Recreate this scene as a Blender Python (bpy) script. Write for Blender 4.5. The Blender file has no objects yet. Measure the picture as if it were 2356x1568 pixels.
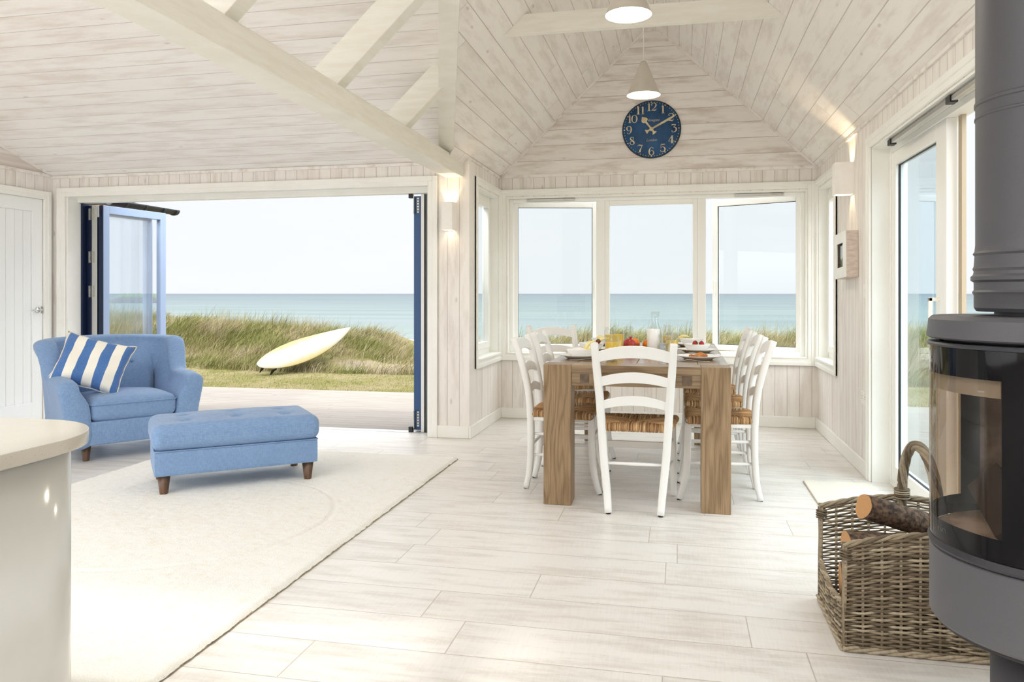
import bpy, math, random
import numpy as np
from mathutils import Vector, Matrix
random.seed(7); RNG = np.random.default_rng(7)
PI = math.pi
SC = bpy.context.scene
COL = SC.collection

# ------------------------------------------------------------------ camera
YAW = math.radians(12.2)
cam_d = bpy.data.cameras.new('camera'); cam = bpy.data.objects.new('camera', cam_d); COL.objects.link(cam)
cam.location = (0, 0, 1.2); cam.rotation_euler = (PI/2, 0, YAW)
cam_d.sensor_width = 36; cam_d.lens = 1780/2356*36; cam_d.shift_y = -109/2356
cam_d.clip_start = 0.05; cam_d.clip_end = 60000
SC.camera = cam
SC.view_settings.view_transform = 'Standard'; SC.view_settings.look = 'None'
SC.view_settings.gamma = 1; SC.view_settings.use_curve_mapping = False
SC.view_settings.exposure = 0.07
try:
    cy = SC.cycles
    cy.use_denoising = True; cy.denoiser = 'OPENIMAGEDENOISE'
    cy.max_bounces = 12; cy.diffuse_bounces = 6; cy.glossy_bounces = 4; cy.transmission_bounces = 8; cy.transparent_max_bounces = 14
    cy.caustics_reflective = False; cy.caustics_refractive = False
    cy.sample_clamp_indirect = 6.0
except Exception: pass

# ------------------------------------------------------------------ sky and sun
W = bpy.data.worlds.new('sky'); SC.world = W; W.use_nodes = True
nt = W.node_tree; nt.nodes.clear()
def N(t, k, **kw):
    n = t.nodes.new('ShaderNode' + k)
    for a, v in kw.items(): setattr(n, a, v)
    return n
def L(t, a, b): t.links.new(a, b)
def math_n(t, op, a, b=None, clamp=False):
    n = N(t, 'Math', operation=op); n.use_clamp = clamp
    for i, v in enumerate((a, b)):
        if v is None: continue
        if isinstance(v, (int, float)): n.inputs[i].default_value = v
        else: L(t, v, n.inputs[i])
    return n.outputs[0]
def maprange(t, v, a, b, c, d, smooth=True):
    n = N(t, 'MapRange'); n.interpolation_type = 'SMOOTHSTEP' if smooth else 'LINEAR'
    L(t, v, n.inputs[0])
    for i, x in enumerate((a, b, c, d)): n.inputs[i+1].default_value = x
    return n.outputs[0]
def mixc(t, f, a, b, mode='MIX'):
    n = N(t, 'Mix', data_type='RGBA', blend_type=mode)
    if isinstance(f, (int, float)): n.inputs[0].default_value = f
    else: L(t, f, n.inputs[0])
    for i, v in ((6, a), (7, b)):
        if isinstance(v, (tuple, list)): n.inputs[i].default_value = tuple(v)[:3] + (1,)
        else: L(t, v, n.inputs[i])
    return n.outputs[2]
SKY_UP = 4.5; SKY_BACK = 3.2
out = N(nt, 'OutputWorld'); bg = N(nt, 'Background'); L(nt, bg.outputs[0], out.inputs[0])
tc = N(nt, 'TexCoord'); sep = N(nt, 'SeparateXYZ'); L(nt, tc.outputs['Generated'], sep.inputs[0])
mp = N(nt, 'Mapping'); mp.inputs['Scale'].default_value = (1.0, 1.0, 4.5); L(nt, tc.outputs['Generated'], mp.inputs[0])
nz = N(nt, 'TexNoise'); nz.inputs['Scale'].default_value = 2.4; nz.inputs['Detail'].default_value = 6; nz.inputs['Roughness'].default_value = .55; L(nt, mp.outputs[0], nz.inputs[0])
cl = maprange(nt, nz.outputs[0], .42, .68, 0, 1)
base = mixc(nt, maprange(nt, sep.outputs[2], 0.0, .35, 0, 1), (.90, .93, .965), (.93, .96, .99))
col = mixc(nt, cl, base, (.93, .95, .97))
col = mixc(nt, maprange(nt, sep.outputs[2], -.02, .0, 1, 0), col, (.50, .55, .50))
up = maprange(nt, sep.outputs[2], .36, .80, 0, SKY_UP)
bk = maprange(nt, sep.outputs[1], .25, -.45, 0, SKY_BACK)
pos = maprange(nt, sep.outputs[2], -.02, .04, 0, 1)
st = math_n(nt, 'ADD', math_n(nt, 'MULTIPLY', math_n(nt, 'ADD', up, bk), pos), 1.0)
L(nt, col, bg.inputs[0]); L(nt, st, bg.inputs[1])
W.cycles.sampling_method = 'MANUAL'; W.cycles.sample_map_resolution = 512
sd = bpy.data.lights.new('sun', 'SUN'); sd.energy = 1.6; sd.angle = math.radians(4); sd.color = (1, .96, .9)
sun = bpy.data.objects.new('sun', sd); COL.objects.link(sun); sun.location = (-6, -8, 12)
sun.rotation_euler = Vector((.50, .52, -1.0)).to_track_quat('-Z', 'Y').to_euler()

# ------------------------------------------------------------------ mesh helpers
class MB:
    """collects shapes and links them as one mesh object"""
    def __init__(s): s.v = []; s.f = []; s.m = []; s.sm = []
    def add(s, vs, fs, mi=0, smooth=False):
        o = len(s.v); s.v.extend([tuple(p) for p in vs])
        for f in fs: s.f.append(tuple(i+o for i in f)); s.m.append(mi); s.sm.append(smooth)
        return s
    def box(s, x0, x1, y0, y1, z0, z1, mi=0):
        v = [(x0,y0,z0),(x1,y0,z0),(x1,y1,z0),(x0,y1,z0),(x0,y0,z1),(x1,y0,z1),(x1,y1,z1),(x0,y1,z1)]
        return s.add(v, [(0,3,2,1),(4,5,6,7),(0,1,5,4),(1,2,6,5),(2,3,7,6),(3,0,4,7)], mi)
    def obox(s, c, ax, ay, az, mi=0):
        c, ax, ay, az = map(Vector, (c, ax, ay, az))
        v = [c+ax*i+ay*j+az*k for k in (-1,1) for (i,j) in ((-1,-1),(1,-1),(1,1),(-1,1))]
        return s.add(v, [(0,3,2,1),(4,5,6,7),(0,1,5,4),(1,2,6,5),(2,3,7,6),(3,0,4,7)], mi)
    def prism(s, poly, ext, mi=0):
        n = len(poly); e = Vector(ext); a = [Vector(p) for p in poly]; b = [p+e for p in a]
        fs = [tuple(range(n))[::-1], tuple(range(n, 2*n))] + [(i,(i+1)%n,n+(i+1)%n,n+i) for i in range(n)]
        return s.add(a+b, fs, mi)
    def quad(s, pts, mi=0): return s.add(pts, [tuple(range(len(pts)))], mi)
    def frame(s, x0, x1, z0, z1, w, y0, y1, mi=0, wb=None):
        wb = w if wb is None else wb
        s.box(x0, x0+w, y0, y1, z0, z1, mi); s.box(x1-w, x1, y0, y1, z0, z1, mi)
        s.box(x0+w, x1-w, y0, y1, z1-w, z1, mi)
        if wb > 0: s.box(x0+w, x1-w, y0, y1, z0, z0+wb, mi)
        return s
    def sweep(s, pts, prof, up=(0,0,1), scales=None, mi=0, smooth=True, cap=True):
        """prof: list of (a,b) in the plane across the path; scales: per point scale or (sa,sb)"""
        pts = [Vector(p) for p in pts]; n = len(pts); k = len(prof); up = Vector(up); vs = []
        for i, p in enumerate(pts):
            t = (pts[min(i+1,n-1)]-pts[max(i-1,0)]).normalized()
            a = t.cross(up)
            if a.length < 1e-4: a = t.cross(Vector((0,1,0)))
            a.normalize(); b = a.cross(t).normalized()
            sc = scales[i] if scales is not None else 1
            sa, sb = (sc, sc) if isinstance(sc, (int, float)) else sc
            for (u, w) in prof: vs.append(p + a*u*sa + b*w*sb)
        fs = [(i*k+j, i*k+(j+1)%k, (i+1)*k+(j+1)%k, (i+1)*k+j) for i in range(n-1) for j in range(k)]
        s.add(vs, fs, mi, smooth)
        if cap:
            o = len(s.v)-n*k
            s.f.append(tuple(o+j for j in range(k))[::-1]); s.m.append(mi); s.sm.append(False)
            s.f.append(tuple(o+(n-1)*k+j for j in range(k))); s.m.append(mi); s.sm.append(False)
        return s
    def tube(s, pts, r, k=8, mi=0, up=(0,0,1), cap=True):
        prof = [(math.cos(2*PI*j/k), math.sin(2*PI*j/k)) for j in range(k)]
        sc = r if isinstance(r, (list, tuple)) else [r]*len(pts)
        return s.sweep(pts, prof, up, sc, mi, True, cap)
    def lathe(s, prof, k=32, c=(0,0,0), mi=0, a0=0, a1=2*PI, smooth=True):
        full = abs(a1-a0-2*PI) < 1e-6; m = k if full else k+1; vs = []
        for (r, z) in prof:
            for j in range(m):
                a = a0+(a1-a0)*j/k; vs.append((c[0]+r*math.cos(a), c[1]+r*math.sin(a), c[2]+z))
        fs = []
        for i in range(len(prof)-1):
            for j in range(k):
                j2 = (j+1)%m if full else j+1
                fs.append((i*m+j, i*m+j2, (i+1)*m+j2, (i+1)*m+j))
        return s.add(vs, fs, mi, smooth)
    def rbox(s, c, half, r, n=8, crown=0.0, M=None, mi=0, fn=None, even=0.0):
        """rounded box as a pushed-out cube grid; crown lifts the top (and bottom) middle"""
        hx, hy, hz = half; vs = []; fs = []
        for ax in range(3):
            for sg in (-1, 1):
                o = len(vs)
                for i in range(n+1):
                    for j in range(n+1):
                        # denser near the edges
                        a = -math.cos(PI*i/n)*(1-even)+(2*i/n-1)*even; b = -math.cos(PI*j/n)*(1-even)+(2*j/n-1)*even
                        p = [0,0,0]; p[ax] = sg; p[(ax+1)%3] = a; p[(ax+2)%3] = b
                        q = Vector((p[0]*hx, p[1]*hy, p[2]*hz))
                        inn = Vector((max(-hx+r, min(hx-r, q.x)), max(-hy+r, min(hy-r, q.y)), max(-hz+r, min(hz-r, q.z))))
                        d = q-inn
                        if d.length > 1e-7: q = inn + d.normalized()*r
                        g = (1-(q.x/hx)**2)*(1-(q.y/hy)**2)
                        q.z += crown*g*(q.z/hz)
                        if fn: q = fn(q)
                        vs.append(q)
                for i in range(n):
                    for j in range(n):
                        f = (o+i*(n+1)+j, o+(i+1)*(n+1)+j, o+(i+1)*(n+1)+j+1, o+i*(n+1)+j+1)
                        fs.append(f if sg > 0 else f[::-1])
        M = M or Matrix.Identity(4); c = Vector(c)
        return s.add([M @ v + c for v in vs], fs, mi, True)
    def build(s, name, mats, parent=None, bevel=0, seg=2, sub=0, weld=False, loc=None, rot=None, kind=None, split=0):
        me = bpy.data.meshes.new(name); me.from_pydata(s.v, [], s.f)
        mats = mats if isinstance(mats, (list, tuple)) else [mats]
        for m in mats: me.materials.append(m)
        me.polygons.foreach_set('material_index', s.m); me.polygons.foreach_set('use_smooth', s.sm)
        me.update()
        o = bpy.data.objects.new(name, me); COL.objects.link(o)
        if weld:
            w = o.modifiers.new('weld', 'WELD'); w.merge_threshold = 1e-4
        if bevel:
            b = o.modifiers.new('bevel', 'BEVEL'); b.width = bevel; b.segments = seg; b.limit_method = 'ANGLE'; b.angle_limit = math.radians(40)
        if sub:
            b = o.modifiers.new('subsurf', 'SUBSURF'); b.levels = sub; b.render_levels = sub
        if parent is not None:
            o.parent = parent
            if parent.name in HOLD: o.matrix_parent_inverse = Matrix.Translation(-Vector(parent.location))
        if loc is not None: o.location = loc
        if rot is not None: o.rotation_euler = rot
        if kind: o['kind'] = kind
        if split:
            b = o.modifiers.new('edges', 'EDGE_SPLIT'); b.split_angle = math.radians(split)
        return o
def thing(name, label, cat, loc=(0,0,0), rz=0, group=None):
    o = bpy.data.objects.new(name, None); COL.objects.link(o); o.location = loc; o.rotation_euler = (0,0,rz)
    o.empty_display_size = .1
    o['label'] = label; o['category'] = cat
    if group: o['group'] = group
    return o
HOLD = set()      # parents whose children are modelled in room coordinates
def holder(name, kind='structure', loc=(0,0,0)):
    o = bpy.data.objects.new(name, None); COL.objects.link(o); o.location = loc; HOLD.add(o.name)
    if kind: o['kind'] = kind
    return o
def tag(o, label, cat, group=None):
    o['label'] = label; o['category'] = cat
    if group: o['group'] = group
    return o
def lab(o, t): o['label'] = t; return o
def children(o): return [c for c in COL.objects if c.parent == o]
def dup(root, loc, rz=0, label=None):
    kids = children(root)
    r = root.copy(); COL.objects.link(r); r.location = loc; r.rotation_euler = (0,0,rz)
    if label: r['label'] = label
    for ch in kids:
        c = ch.copy(); COL.objects.link(c); c.parent = r
        for g in children(ch):
            d = g.copy(); COL.objects.link(d); d.parent = c
    return r

# ------------------------------------------------------------------ materials
def srgb(r, g, b):
    f = lambda c: (c/255/12.92) if c/255 <= .04045 else ((c/255+.055)/1.055)**2.4
    return (f(r), f(g), f(b))
def mat(name, col, rough=.5, metal=0.0, spec=.5, **kw):
    m = bpy.data.materials.new(name); m.use_nodes = True; t = m.node_tree
    b = t.nodes['Principled BSDF']; b.inputs['Base Color'].default_value = tuple(col)+(1,)
    b.inputs['Roughness'].default_value = rough; b.inputs['Metallic'].default_value = metal
    b.inputs['Specular IOR Level'].default_value = spec
    for k, v in kw.items(): b.inputs[k].default_value = v
    return m
def bsdf(m): return m.node_tree.nodes['Principled BSDF']
def noise(t, scale, detail=4, rough=.5, vec=None, sc=None, typ='Object'):
    n = N(t, 'TexNoise'); n.inputs['Scale'].default_value = scale; n.inputs['Detail'].default_value = detail; n.inputs['Roughness'].default_value = rough
    if vec is None:
        c = N(t, 'TexCoord'); vec = c.outputs[typ]
    if sc is not None:
        mpp = N(t, 'Mapping'); mpp.inputs['Scale'].default_value = sc; L(t, vec, mpp.inputs[0]); vec = mpp.outputs[0]
    L(t, vec, n.inputs[0]); return n.outputs[0]
def bump(t, h, strength=.3, dist=.01):
    n = N(t, 'Bump'); n.inputs['Strength'].default_value = strength; n.inputs['Distance'].default_value = dist
    L(t, h, n.inputs['Height']); L(t, n.outputs[0], t.nodes['Principled BSDF'].inputs['Normal'])
def mottled(name, c1, c2, scale, rough=.5, bs=0, bd=.002, sc=None, detail=5, lo=.35, hi=.65, **kw):
    m = mat(name, c1, rough, **kw); t = m.node_tree
    h = noise(t, scale, detail, .6, sc=sc)
    L(t, mixc(t, maprange(t, h, lo, hi, 0, 1), c1, c2), bsdf(m).inputs['Base Color'])
    if bs: bump(t, h, bs, bd)
    return m
def planks(name, across, along, width, light, dark, gap=.012, gapcol=None, length=0, rough=.6, off=0.0, amount=.5, gapdark=.62, spec=.35, knots=True, streak=(9, 1.4), rings=0.0, saw=0.0, gapw=.65):
    """boards with thin joints; across / along are direction vectors (with any slope scale in them)"""
    m = mat(name, light, rough, spec=spec); t = m.node_tree; B = bsdf(m)
    c = N(t, 'TexCoord').outputs['Object']
    def dot(v):
        n = N(t, 'VectorMath', operation='DOT_PRODUCT'); L(t, c, n.inputs[0]); n.inputs[1].default_value = v; return n.outputs['Value']
    u = math_n(t, 'ADD', math_n(t, 'DIVIDE', dot(across), width), off); w = dot(along)
    idn = math_n(t, 'FLOOR', u); fr = math_n(t, 'FRACT', u)
    wn = N(t, 'TexWhiteNoise', noise_dimensions='1D'); L(t, idn, wn.inputs['W'])
    ws = math_n(t, 'ADD', w, math_n(t, 'MULTIPLY', wn.outputs['Value'], 37.0))
    gw = gap/width
    edge = math_n(t, 'MINIMUM', fr, math_n(t, 'SUBTRACT', 1.0, fr))
    g = maprange(t, edge, gw*.25, gw*.55, 1, 0)
    rnd = wn.outputs['Value']
    if length:
        lw = math_n(t, 'DIVIDE', ws, length); lf = math_n(t, 'FRACT', lw); lid = math_n(t, 'FLOOR', lw)
        le = math_n(t, 'MINIMUM', lf, math_n(t, 'SUBTRACT', 1.0, lf))
        g = math_n(t, 'MAXIMUM', g, maprange(t, le, gap/length*.25, gap/length*.5, 1, 0))
        w2 = N(t, 'TexWhiteNoise', noise_dimensions='2D'); cb = N(t, 'CombineXYZ'); L(t, idn, cb.inputs[0]); L(t, lid, cb.inputs[1]); L(t, cb.outputs[0], w2.inputs['Vector'])
        rnd = w2.outputs['Value']
        ws = math_n(t, 'ADD', ws, math_n(t, 'MULTIPLY', rnd, 19.0))
    cv = N(t, 'CombineXYZ'); L(t, math_n(t, 'MULTIPLY', u, width*streak[0]), cv.inputs[0]); L(t, math_n(t, 'MULTIPLY', ws, streak[1]), cv.inputs[1]); L(t, math_n(t, 'MULTIPLY', rnd, 11.0), cv.inputs[2])
    n1 = noise(t, 1.6, 6, .62, vec=cv.outputs[0])
    cv2 = N(t, 'CombineXYZ'); L(t, math_n(t, 'MULTIPLY', u, width*110), cv2.inputs[0]); L(t, math_n(t, 'MULTIPLY', ws, 5.0), cv2.inputs[1]); L(t, rnd, cv2.inputs[2])
    n2 = noise(t, 1.0, 3, .5, vec=cv2.outputs[0])
    f = math_n(t, 'MULTIPLY', maprange(t, n1, .42, .72, 0, 1), amount)
    f = math_n(t, 'ADD', f, math_n(t, 'MULTIPLY', math_n(t, 'SUBTRACT', n2, .5), .35*amount))
    f = math_n(t, 'ADD', f, math_n(t, 'MULTIPLY', math_n(t, 'SUBTRACT', rnd, .35), .35*amount), True)
    if rings:
        rf = math_n(t, 'ABSOLUTE', math_n(t, 'SUBTRACT', math_n(t, 'FRACT', math_n(t, 'MULTIPLY', n1, 26.0)), .5))
        f = math_n(t, 'ADD', f, math_n(t, 'MULTIPLY', math_n(t, 'MULTIPLY', maprange(t, rf, .0, .14, 1, 0), maprange(t, n1, .40, .60, 0, 1)), rings), True)
    if saw:
        cs = N(t, 'CombineXYZ'); L(t, math_n(t, 'MULTIPLY', u, width*9), cs.inputs[0]); L(t, math_n(t, 'MULTIPLY', ws, 130.0), cs.inputs[1])
        f = math_n(t, 'ADD', f, math_n(t, 'MULTIPLY', math_n(t, 'SUBTRACT', noise(t, 1.0, 2, .5, vec=cs.outputs[0]), .5), saw), True)
    colr = mixc(t, f, light, dark)
    if knots:
        vo = N(t, 'TexVoronoi'); vo.inputs['Scale'].default_value = 1.0
        cv3 = N(t, 'CombineXYZ'); L(t, math_n(t, 'MULTIPLY', u, width*7), cv3.inputs[0]); L(t, math_n(t, 'MULTIPLY', ws, 2.6), cv3.inputs[1]); L(t, cv3.outputs[0], vo.inputs['Vector'])
        colr = mixc(t, math_n(t, 'MULTIPLY', maprange(t, vo.outputs['Distance'], .03, .09, 1, 0), .4), colr, tuple(x*.55 for x in dark))
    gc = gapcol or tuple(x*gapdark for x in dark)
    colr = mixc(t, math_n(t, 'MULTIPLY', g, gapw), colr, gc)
    L(t, colr, B.inputs['Base Color'])
    hh = math_n(t, 'ADD', math_n(t, 'MULTIPLY', g, -1.0), math_n(t, 'MULTIPLY', n2, .08))
    bump(t, hh, .35, .004)
    return m
LW = srgb(245, 241, 236); DW = srgb(212, 200, 191)
K = .955; CS = math.sqrt(1+K*K); MS = .33; CM = math.sqrt(1+MS*MS)
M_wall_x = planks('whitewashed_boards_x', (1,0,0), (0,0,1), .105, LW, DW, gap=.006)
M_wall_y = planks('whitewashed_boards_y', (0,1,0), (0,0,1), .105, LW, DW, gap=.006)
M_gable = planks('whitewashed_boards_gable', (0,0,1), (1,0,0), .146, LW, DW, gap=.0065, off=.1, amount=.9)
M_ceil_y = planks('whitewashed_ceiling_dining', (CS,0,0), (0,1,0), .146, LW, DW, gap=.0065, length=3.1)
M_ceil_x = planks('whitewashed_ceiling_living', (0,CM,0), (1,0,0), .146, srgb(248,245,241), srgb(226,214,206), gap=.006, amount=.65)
M_floor = planks('pale_wood_floor_tiles', (0,1,0), (1,0,0), .262, srgb(231,228,223), srgb(200,193,184), gap=.005, gapcol=srgb(176,168,156), length=1.18, rough=.32, knots=False, amount=.6, off=.557, spec=.5, streak=(11, 1.8), rings=.35, saw=.5, gapw=.8)
M_wash = mottled('whitewashed_moulding', LW, DW, 3, .6, sc=(4,4,4), lo=.45, hi=.8)
M_white = mat('white_paint', srgb(247, 245, 238), .35)
M_white2 = mottled('white_satin_paint', srgb(250, 250, 245), srgb(246, 245, 239), 3, .42)
M_beam = mottled('cream_painted_timber', srgb(240, 238, 229), srgb(234, 231, 220), 4, .5, bs=.1, sc=(1,1,8))
M_upvc = mat('white_window_frame', srgb(248, 248, 244), .25)
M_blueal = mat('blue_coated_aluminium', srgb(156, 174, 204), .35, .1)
M_navy = mat('navy_coated_aluminium', srgb(22, 36, 66), .35, .2)
M_black = mat('black_rubber_seal', (.012,.012,.014), .5)
M_alu = mat('bare_aluminium', (.62,.62,.6), .35, .8)
M_chrome = mat('polished_chrome', (.75,.75,.76), .12, 1.0)
M_steel = mat('brushed_steel', (.55,.54,.52), .3, 1.0)
def glass(name, tint=(.93,.965,.96), refl=1.0, ior=1.5):
    m = bpy.data.materials.new(name); m.use_nodes = True; t = m.node_tree; t.nodes.clear()
    o = N(t, 'OutputMaterial'); tr = N(t, 'BsdfTransparent'); gl = N(t, 'BsdfGlossy'); mx = N(t, 'MixShader'); lw_ = N(t, 'LayerWeight'); lw_.inputs[0].default_value = .5
    f0 = ((ior-1)/(ior+1))**2*1.8; sch = math_n(t, 'ADD', math_n(t, 'MULTIPLY', math_n(t, 'POWER', lw_.outputs['Facing'], 5.0), 1-f0), f0)
    tr.inputs[0].default_value = tint+(1,); gl.inputs['Roughness'].default_value = .0; gl.inputs[0].default_value = (.95,.97,1,1)
    L(t, math_n(t, 'MULTIPLY', sch, refl*.55, True), mx.inputs[0]); L(t, tr.outputs[0], mx.inputs[1]); L(t, gl.outputs[0], mx.inputs[2]); L(t, mx.outputs[0], o.inputs[0])
    return m
M_glass = glass('window_glass', (.95, .968, .965), .35)
M_glass_clear = glass('drinking_glass', (.975,.985,.985), 1.3)
def fabric(name, col, dark, sc=900, rough=.85):
    m = mat(name, col, rough, spec=.2); t = m.node_tree; B = bsdf(m)
    a = noise(t, sc*.35, 2, .5, sc=(1,1,.12)); b = noise(t, sc*.35, 2, .5, sc=(.12,.12,1)); n3 = noise(t, 5, 3)
    h = math_n(t, 'ADD', a, b)
    f = math_n(t, 'ADD', math_n(t, 'MULTIPLY', maprange(t, h, .75, 1.25, 0, 1), .55), math_n(t, 'MULTIPLY', n3, .45))
    L(t, mixc(t, f, col, dark), B.inputs['Base Color']); bump(t, h, .25, .0015)
    B.inputs['Sheen Weight'].default_value = .25; B.inputs['Sheen Roughness'].default_value = .5
    return m
M_blue = fabric('blue_linen', srgb(142, 171, 209), srgb(112, 143, 186))
M_darkwood = mottled('dark_walnut', srgb(116, 86, 64), srgb(84, 60, 44), 8, .4, sc=(6,6,1))

# ------------------------------------------------------------------ room shell
EZ = 2.325; XR = 1.20; XL = -1.70; YB = 7.30; YL = 6.19; XW = -5.754; RX = -.25; YR = 1.95; YS = -3.5
def zd(x): return EZ + K*(min(x-XL, XR-x))
def zm(y): return 2.30 + MS*(YL-y)
floor = MB().box(-5.92, 1.36, YS-.2, YL+.17, -.12, 0).box(XL-.15, 1.36, YL+.17, 7.46, -.12, 0).build('floor', M_floor, kind='structure')
def wall(name, axis, a0, a1, b0, b1, z0, z1, holes, mats, extra=None):
    """axis 'x': runs along x between a0,a1, thick b0..b1; holes: (a0,a1,z0,z1)"""
    mb = MB()
    def bx(u0, u1, w0, w1):
        if u1-u0 < 1e-4 or w1-w0 < 1e-4: return
        mb.box(u0,u1,b0,b1,w0,w1) if axis == 'x' else mb.box(b0,b1,u0,u1,w0,w1)
    cur = a0
    for (h0,h1,w0,w1) in sorted(holes):
        bx(cur, h0, z0, z1); bx(h0, h1, z0, w0); bx(h0, h1, w1, z1); cur = h1
    bx(cur, a1, z0, z1)
    if extra: extra(mb)
    return mb.build(name, mats, kind='structure')
wall('wall_living', 'x', -5.754, -1.70, YL, YL+.19, 0, 2.30, [(-5.60,-2.05,-.01,2.13)], M_wall_x, lambda mb: mb.box(-1.85,-1.70,YL,YL+.19,2.30,2.42))
wall('wall_bay_left', 'y', YL+.19, YB, XL-.15, XL, 0, EZ, [(6.42,7.24,.62,2.13)], M_wall_y)
def gable(mb):
    mb.prism([(XL,YB,EZ),(XR,YB,EZ),(RX+.08,YB,zd(RX+.08)),(RX-.08,YB,zd(RX-.08))], (0,.15,0), 1)
wall('wall_back', 'x', XL-.15, XR+.15, YB, YB+.15, 0, EZ, [(-1.63,1.12,.62,2.13)], [M_wall_x, M_gable], gable)
wall('wall_right', 'y', YS, YB, XR, XR+.15, 0, EZ, [(6.46,7.24,.62,2.13),(2.6,5.31,0,2.13)], M_wall_y)
def lgable(mb):
    mb.prism([(XW,YL,2.30),(XW,YR,zm(YR)),(XW,YS,zm(YR)),(XW,YS,2.30)], (-.15,0,0), 1)
wall('wall_left', 'y', YS, YL+.19, XW-.15, XW, 0, 2.30, [(5.30,6.085,0,2.075),(-2.6,2.2,.3,2.1)], [M_wall_y, M_gable], lgable)
wall('wall_rear', 'x', XW-.15, XR+.15, YS-.15, YS, 0, 3.70, [], [M_wall_x])
# ceiling: living slope, dining slopes, ridge strip, rear flat part with unseen rooflight openings, enlarged to brighten the room
c = MB(); VX = MS/K
valley = lambda y: XL + VX*(YL-y) - .05
c.prism([(XW-.15,YL+.19,zm(YL+.19)),(XW-.15,YR,zm(YR)),(valley(YR),YR,zm(YR)),(XL-.05,YL,zm(YL)),(XL-.05,YL+.19,zm(YL+.19))][::-1], (0,0,.16), 0)
AB = lambda y: -1.69 + .318*(5.71-y)
pl = [(XL-.15,YB,zd(XL-.15)),(RX-.08,YB,zd(RX-.08)),(RX-.08,YR,zd(RX-.08)),(AB(YR),YR,zd(AB(YR))),(XL,5.74,EZ),(XL-.15,5.9,zd(XL-.15))]
c.prism(pl, (0,0,.14), 1)
c.prism([(RX+.08,YB,zd(RX+.08)),(XR+.15,YB,zd(XR+.15)),(XR+.15,YS,zd(XR+.15)),(RX+.08,YS,zd(RX+.08))], (0,0,.14), 1)
c.prism([(RX-.08,YB,zd(RX-.08)),(RX+.08,YB,zd(RX-.08)),(RX+.08,YS,zd(RX-.08)),(RX-.08,YS,zd(RX-.08))], (0,0,.14), 1)
ZF = zm(YR)
def flat(x0,x1,y0,y1): c.box(x0,x1,y0,y1,ZF,ZF+.15,0)
flat(XW-.15,-5.0,YS-.15,YR); flat(-2.3,-1.9,YS-.15,YR); flat(-.45,RX-.05,YS-.15,YR)
flat(-5.0,-2.3,.75,YR); flat(-5.0,-2.3,YS-.15,-2.9); flat(-1.9,-.45,.1,YR); flat(-1.9,-.45,YS-.15,-3.0)
c.build('ceiling', [M_ceil_x, M_ceil_y], kind='structure')
# thin mouldings where the ceilings meet the walls
m = MB()
m.box(XW, XL, YL-.014, YL, 2.275, 2.30)
m.build('trim_1', M_wash, kind='structure')
m = MB(); m.box(XL, XR, YB-.014, YB, EZ-.012, EZ+.016); m.build('trim_2', M_wash, kind='structure')
m = MB()
for sx in (-1, 1):
    xa, xb = (XL+.01, RX-.07) if sx < 0 else (XR-.01, RX+.07)
    m.prism([(xa,YB-.016,zd(xa)-.022),(xb,YB-.016,zd(xb)-.022),(xb,YB-.016,zd(xb)),(xa,YB-.016,zd(xa))], (0,.016,0))
m.build('trim_3', M_wash, kind='structure')
m = MB(); m.box(XR-.014, XR, YS, YB-.02, EZ-.02, EZ); m.build('trim_4', M_wash, kind='structure')
m = MB(); m.box(XL, XL+.014, YL, YB-.02, EZ-.02, EZ); m.build('trim_5', M_wash, kind='structure')
m = MB(); m.box(XW, XW+.014, YS, YL-.02, 2.285, 2.31); m.prism([(XW,YL,2.285),(XW,YR,zm(YR)-.02),(XW,YR,zm(YR)),(XW,YL,2.305)], (.014,0,0)); m.build('trim_6', M_wash, kind='structure')
# skirting boards
def skirt(name, boxes):
    mb = MB()
    for b in boxes: mb.box(*b)
    mb.build(name, M_white2, bevel=.006, kind='structure')
BH = .102
skirt('baseboard_bay_back', [(XL+.018,XR-.018,YB-.018,YB,0,BH)])
skirt('baseboard_bay_left', [(XL,XL+.018,YL-.018,YB,0,BH)])
skirt('baseboard_right', [(XR-.018,XR,5.385,YB,0,BH)])
skirt('baseboard_living', [(-1.972,XL,YL-.018,YL,0,BH),(XW+.018,-5.69,YL-.018,YL,0,BH)])
skirt('baseboard_left', [(XW,XW+.018,YS,5.22,0,BH)])

# ------------------------------------------------------------------ bay window
def casing_x(mb, x0, x1, z0, z1, y, w=.062, sill=True, s=1):
    """casing boards on a wall that runs along x; y = wall face, s=-1 faces -y"""
    d = .018*-s
    def b(a0,a1,c0,c1,dd): mb.box(a0,a1,min(y,y-dd),max(y,y-dd),c0,c1)
    for (dd, ww) in ((.018, w), (.026, w*.55)):
        b(x0,x0+ww,z0,z1,dd); b(x1-ww,x1,z0,z1,dd); b(x0+ww,x1-ww,z1-ww,z1,dd)
        if sill: b(x0+ww,x1-ww,z0,z0+ww,dd)
def hinge_blocks(mb, x, y, zs, w=.012):
    for z in zs: mb.box(x-w/2, x+w/2, y-.012, y+.012, z-.05, z+.05)
w1 = holder('window_1', loc=(RX, YB, .56))
def toW(o, h):   # children built in world coordinates
    o.parent = h; o.matrix_parent_inverse = Matrix.Translation(-Vector(h.location)); return o
mb = MB(); casing_x(mb, -1.70, 1.182, .558, 2.20, YB)
toW(mb.build('casing', M_white2, bevel=.004), w1)
mb = MB()
mb.box(-1.63,-1.615,YB,YB+.15,.62,2.13); mb.box(1.105,1.12,YB,YB+.15,.62,2.13); mb.box(-1.615,1.105,YB,YB+.15,2.115,2.13); mb.box(-1.615,1.105,YB-.022,YB+.15,.62,.635)
toW(mb.build('window_sill', M_white2, bevel=.002), w1)
mb = MB(); FY0, FY1 = YB+.06, YB+.13
mb.frame(-1.615, 1.105, .635, 2.115, .035, FY0, FY1)
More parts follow.
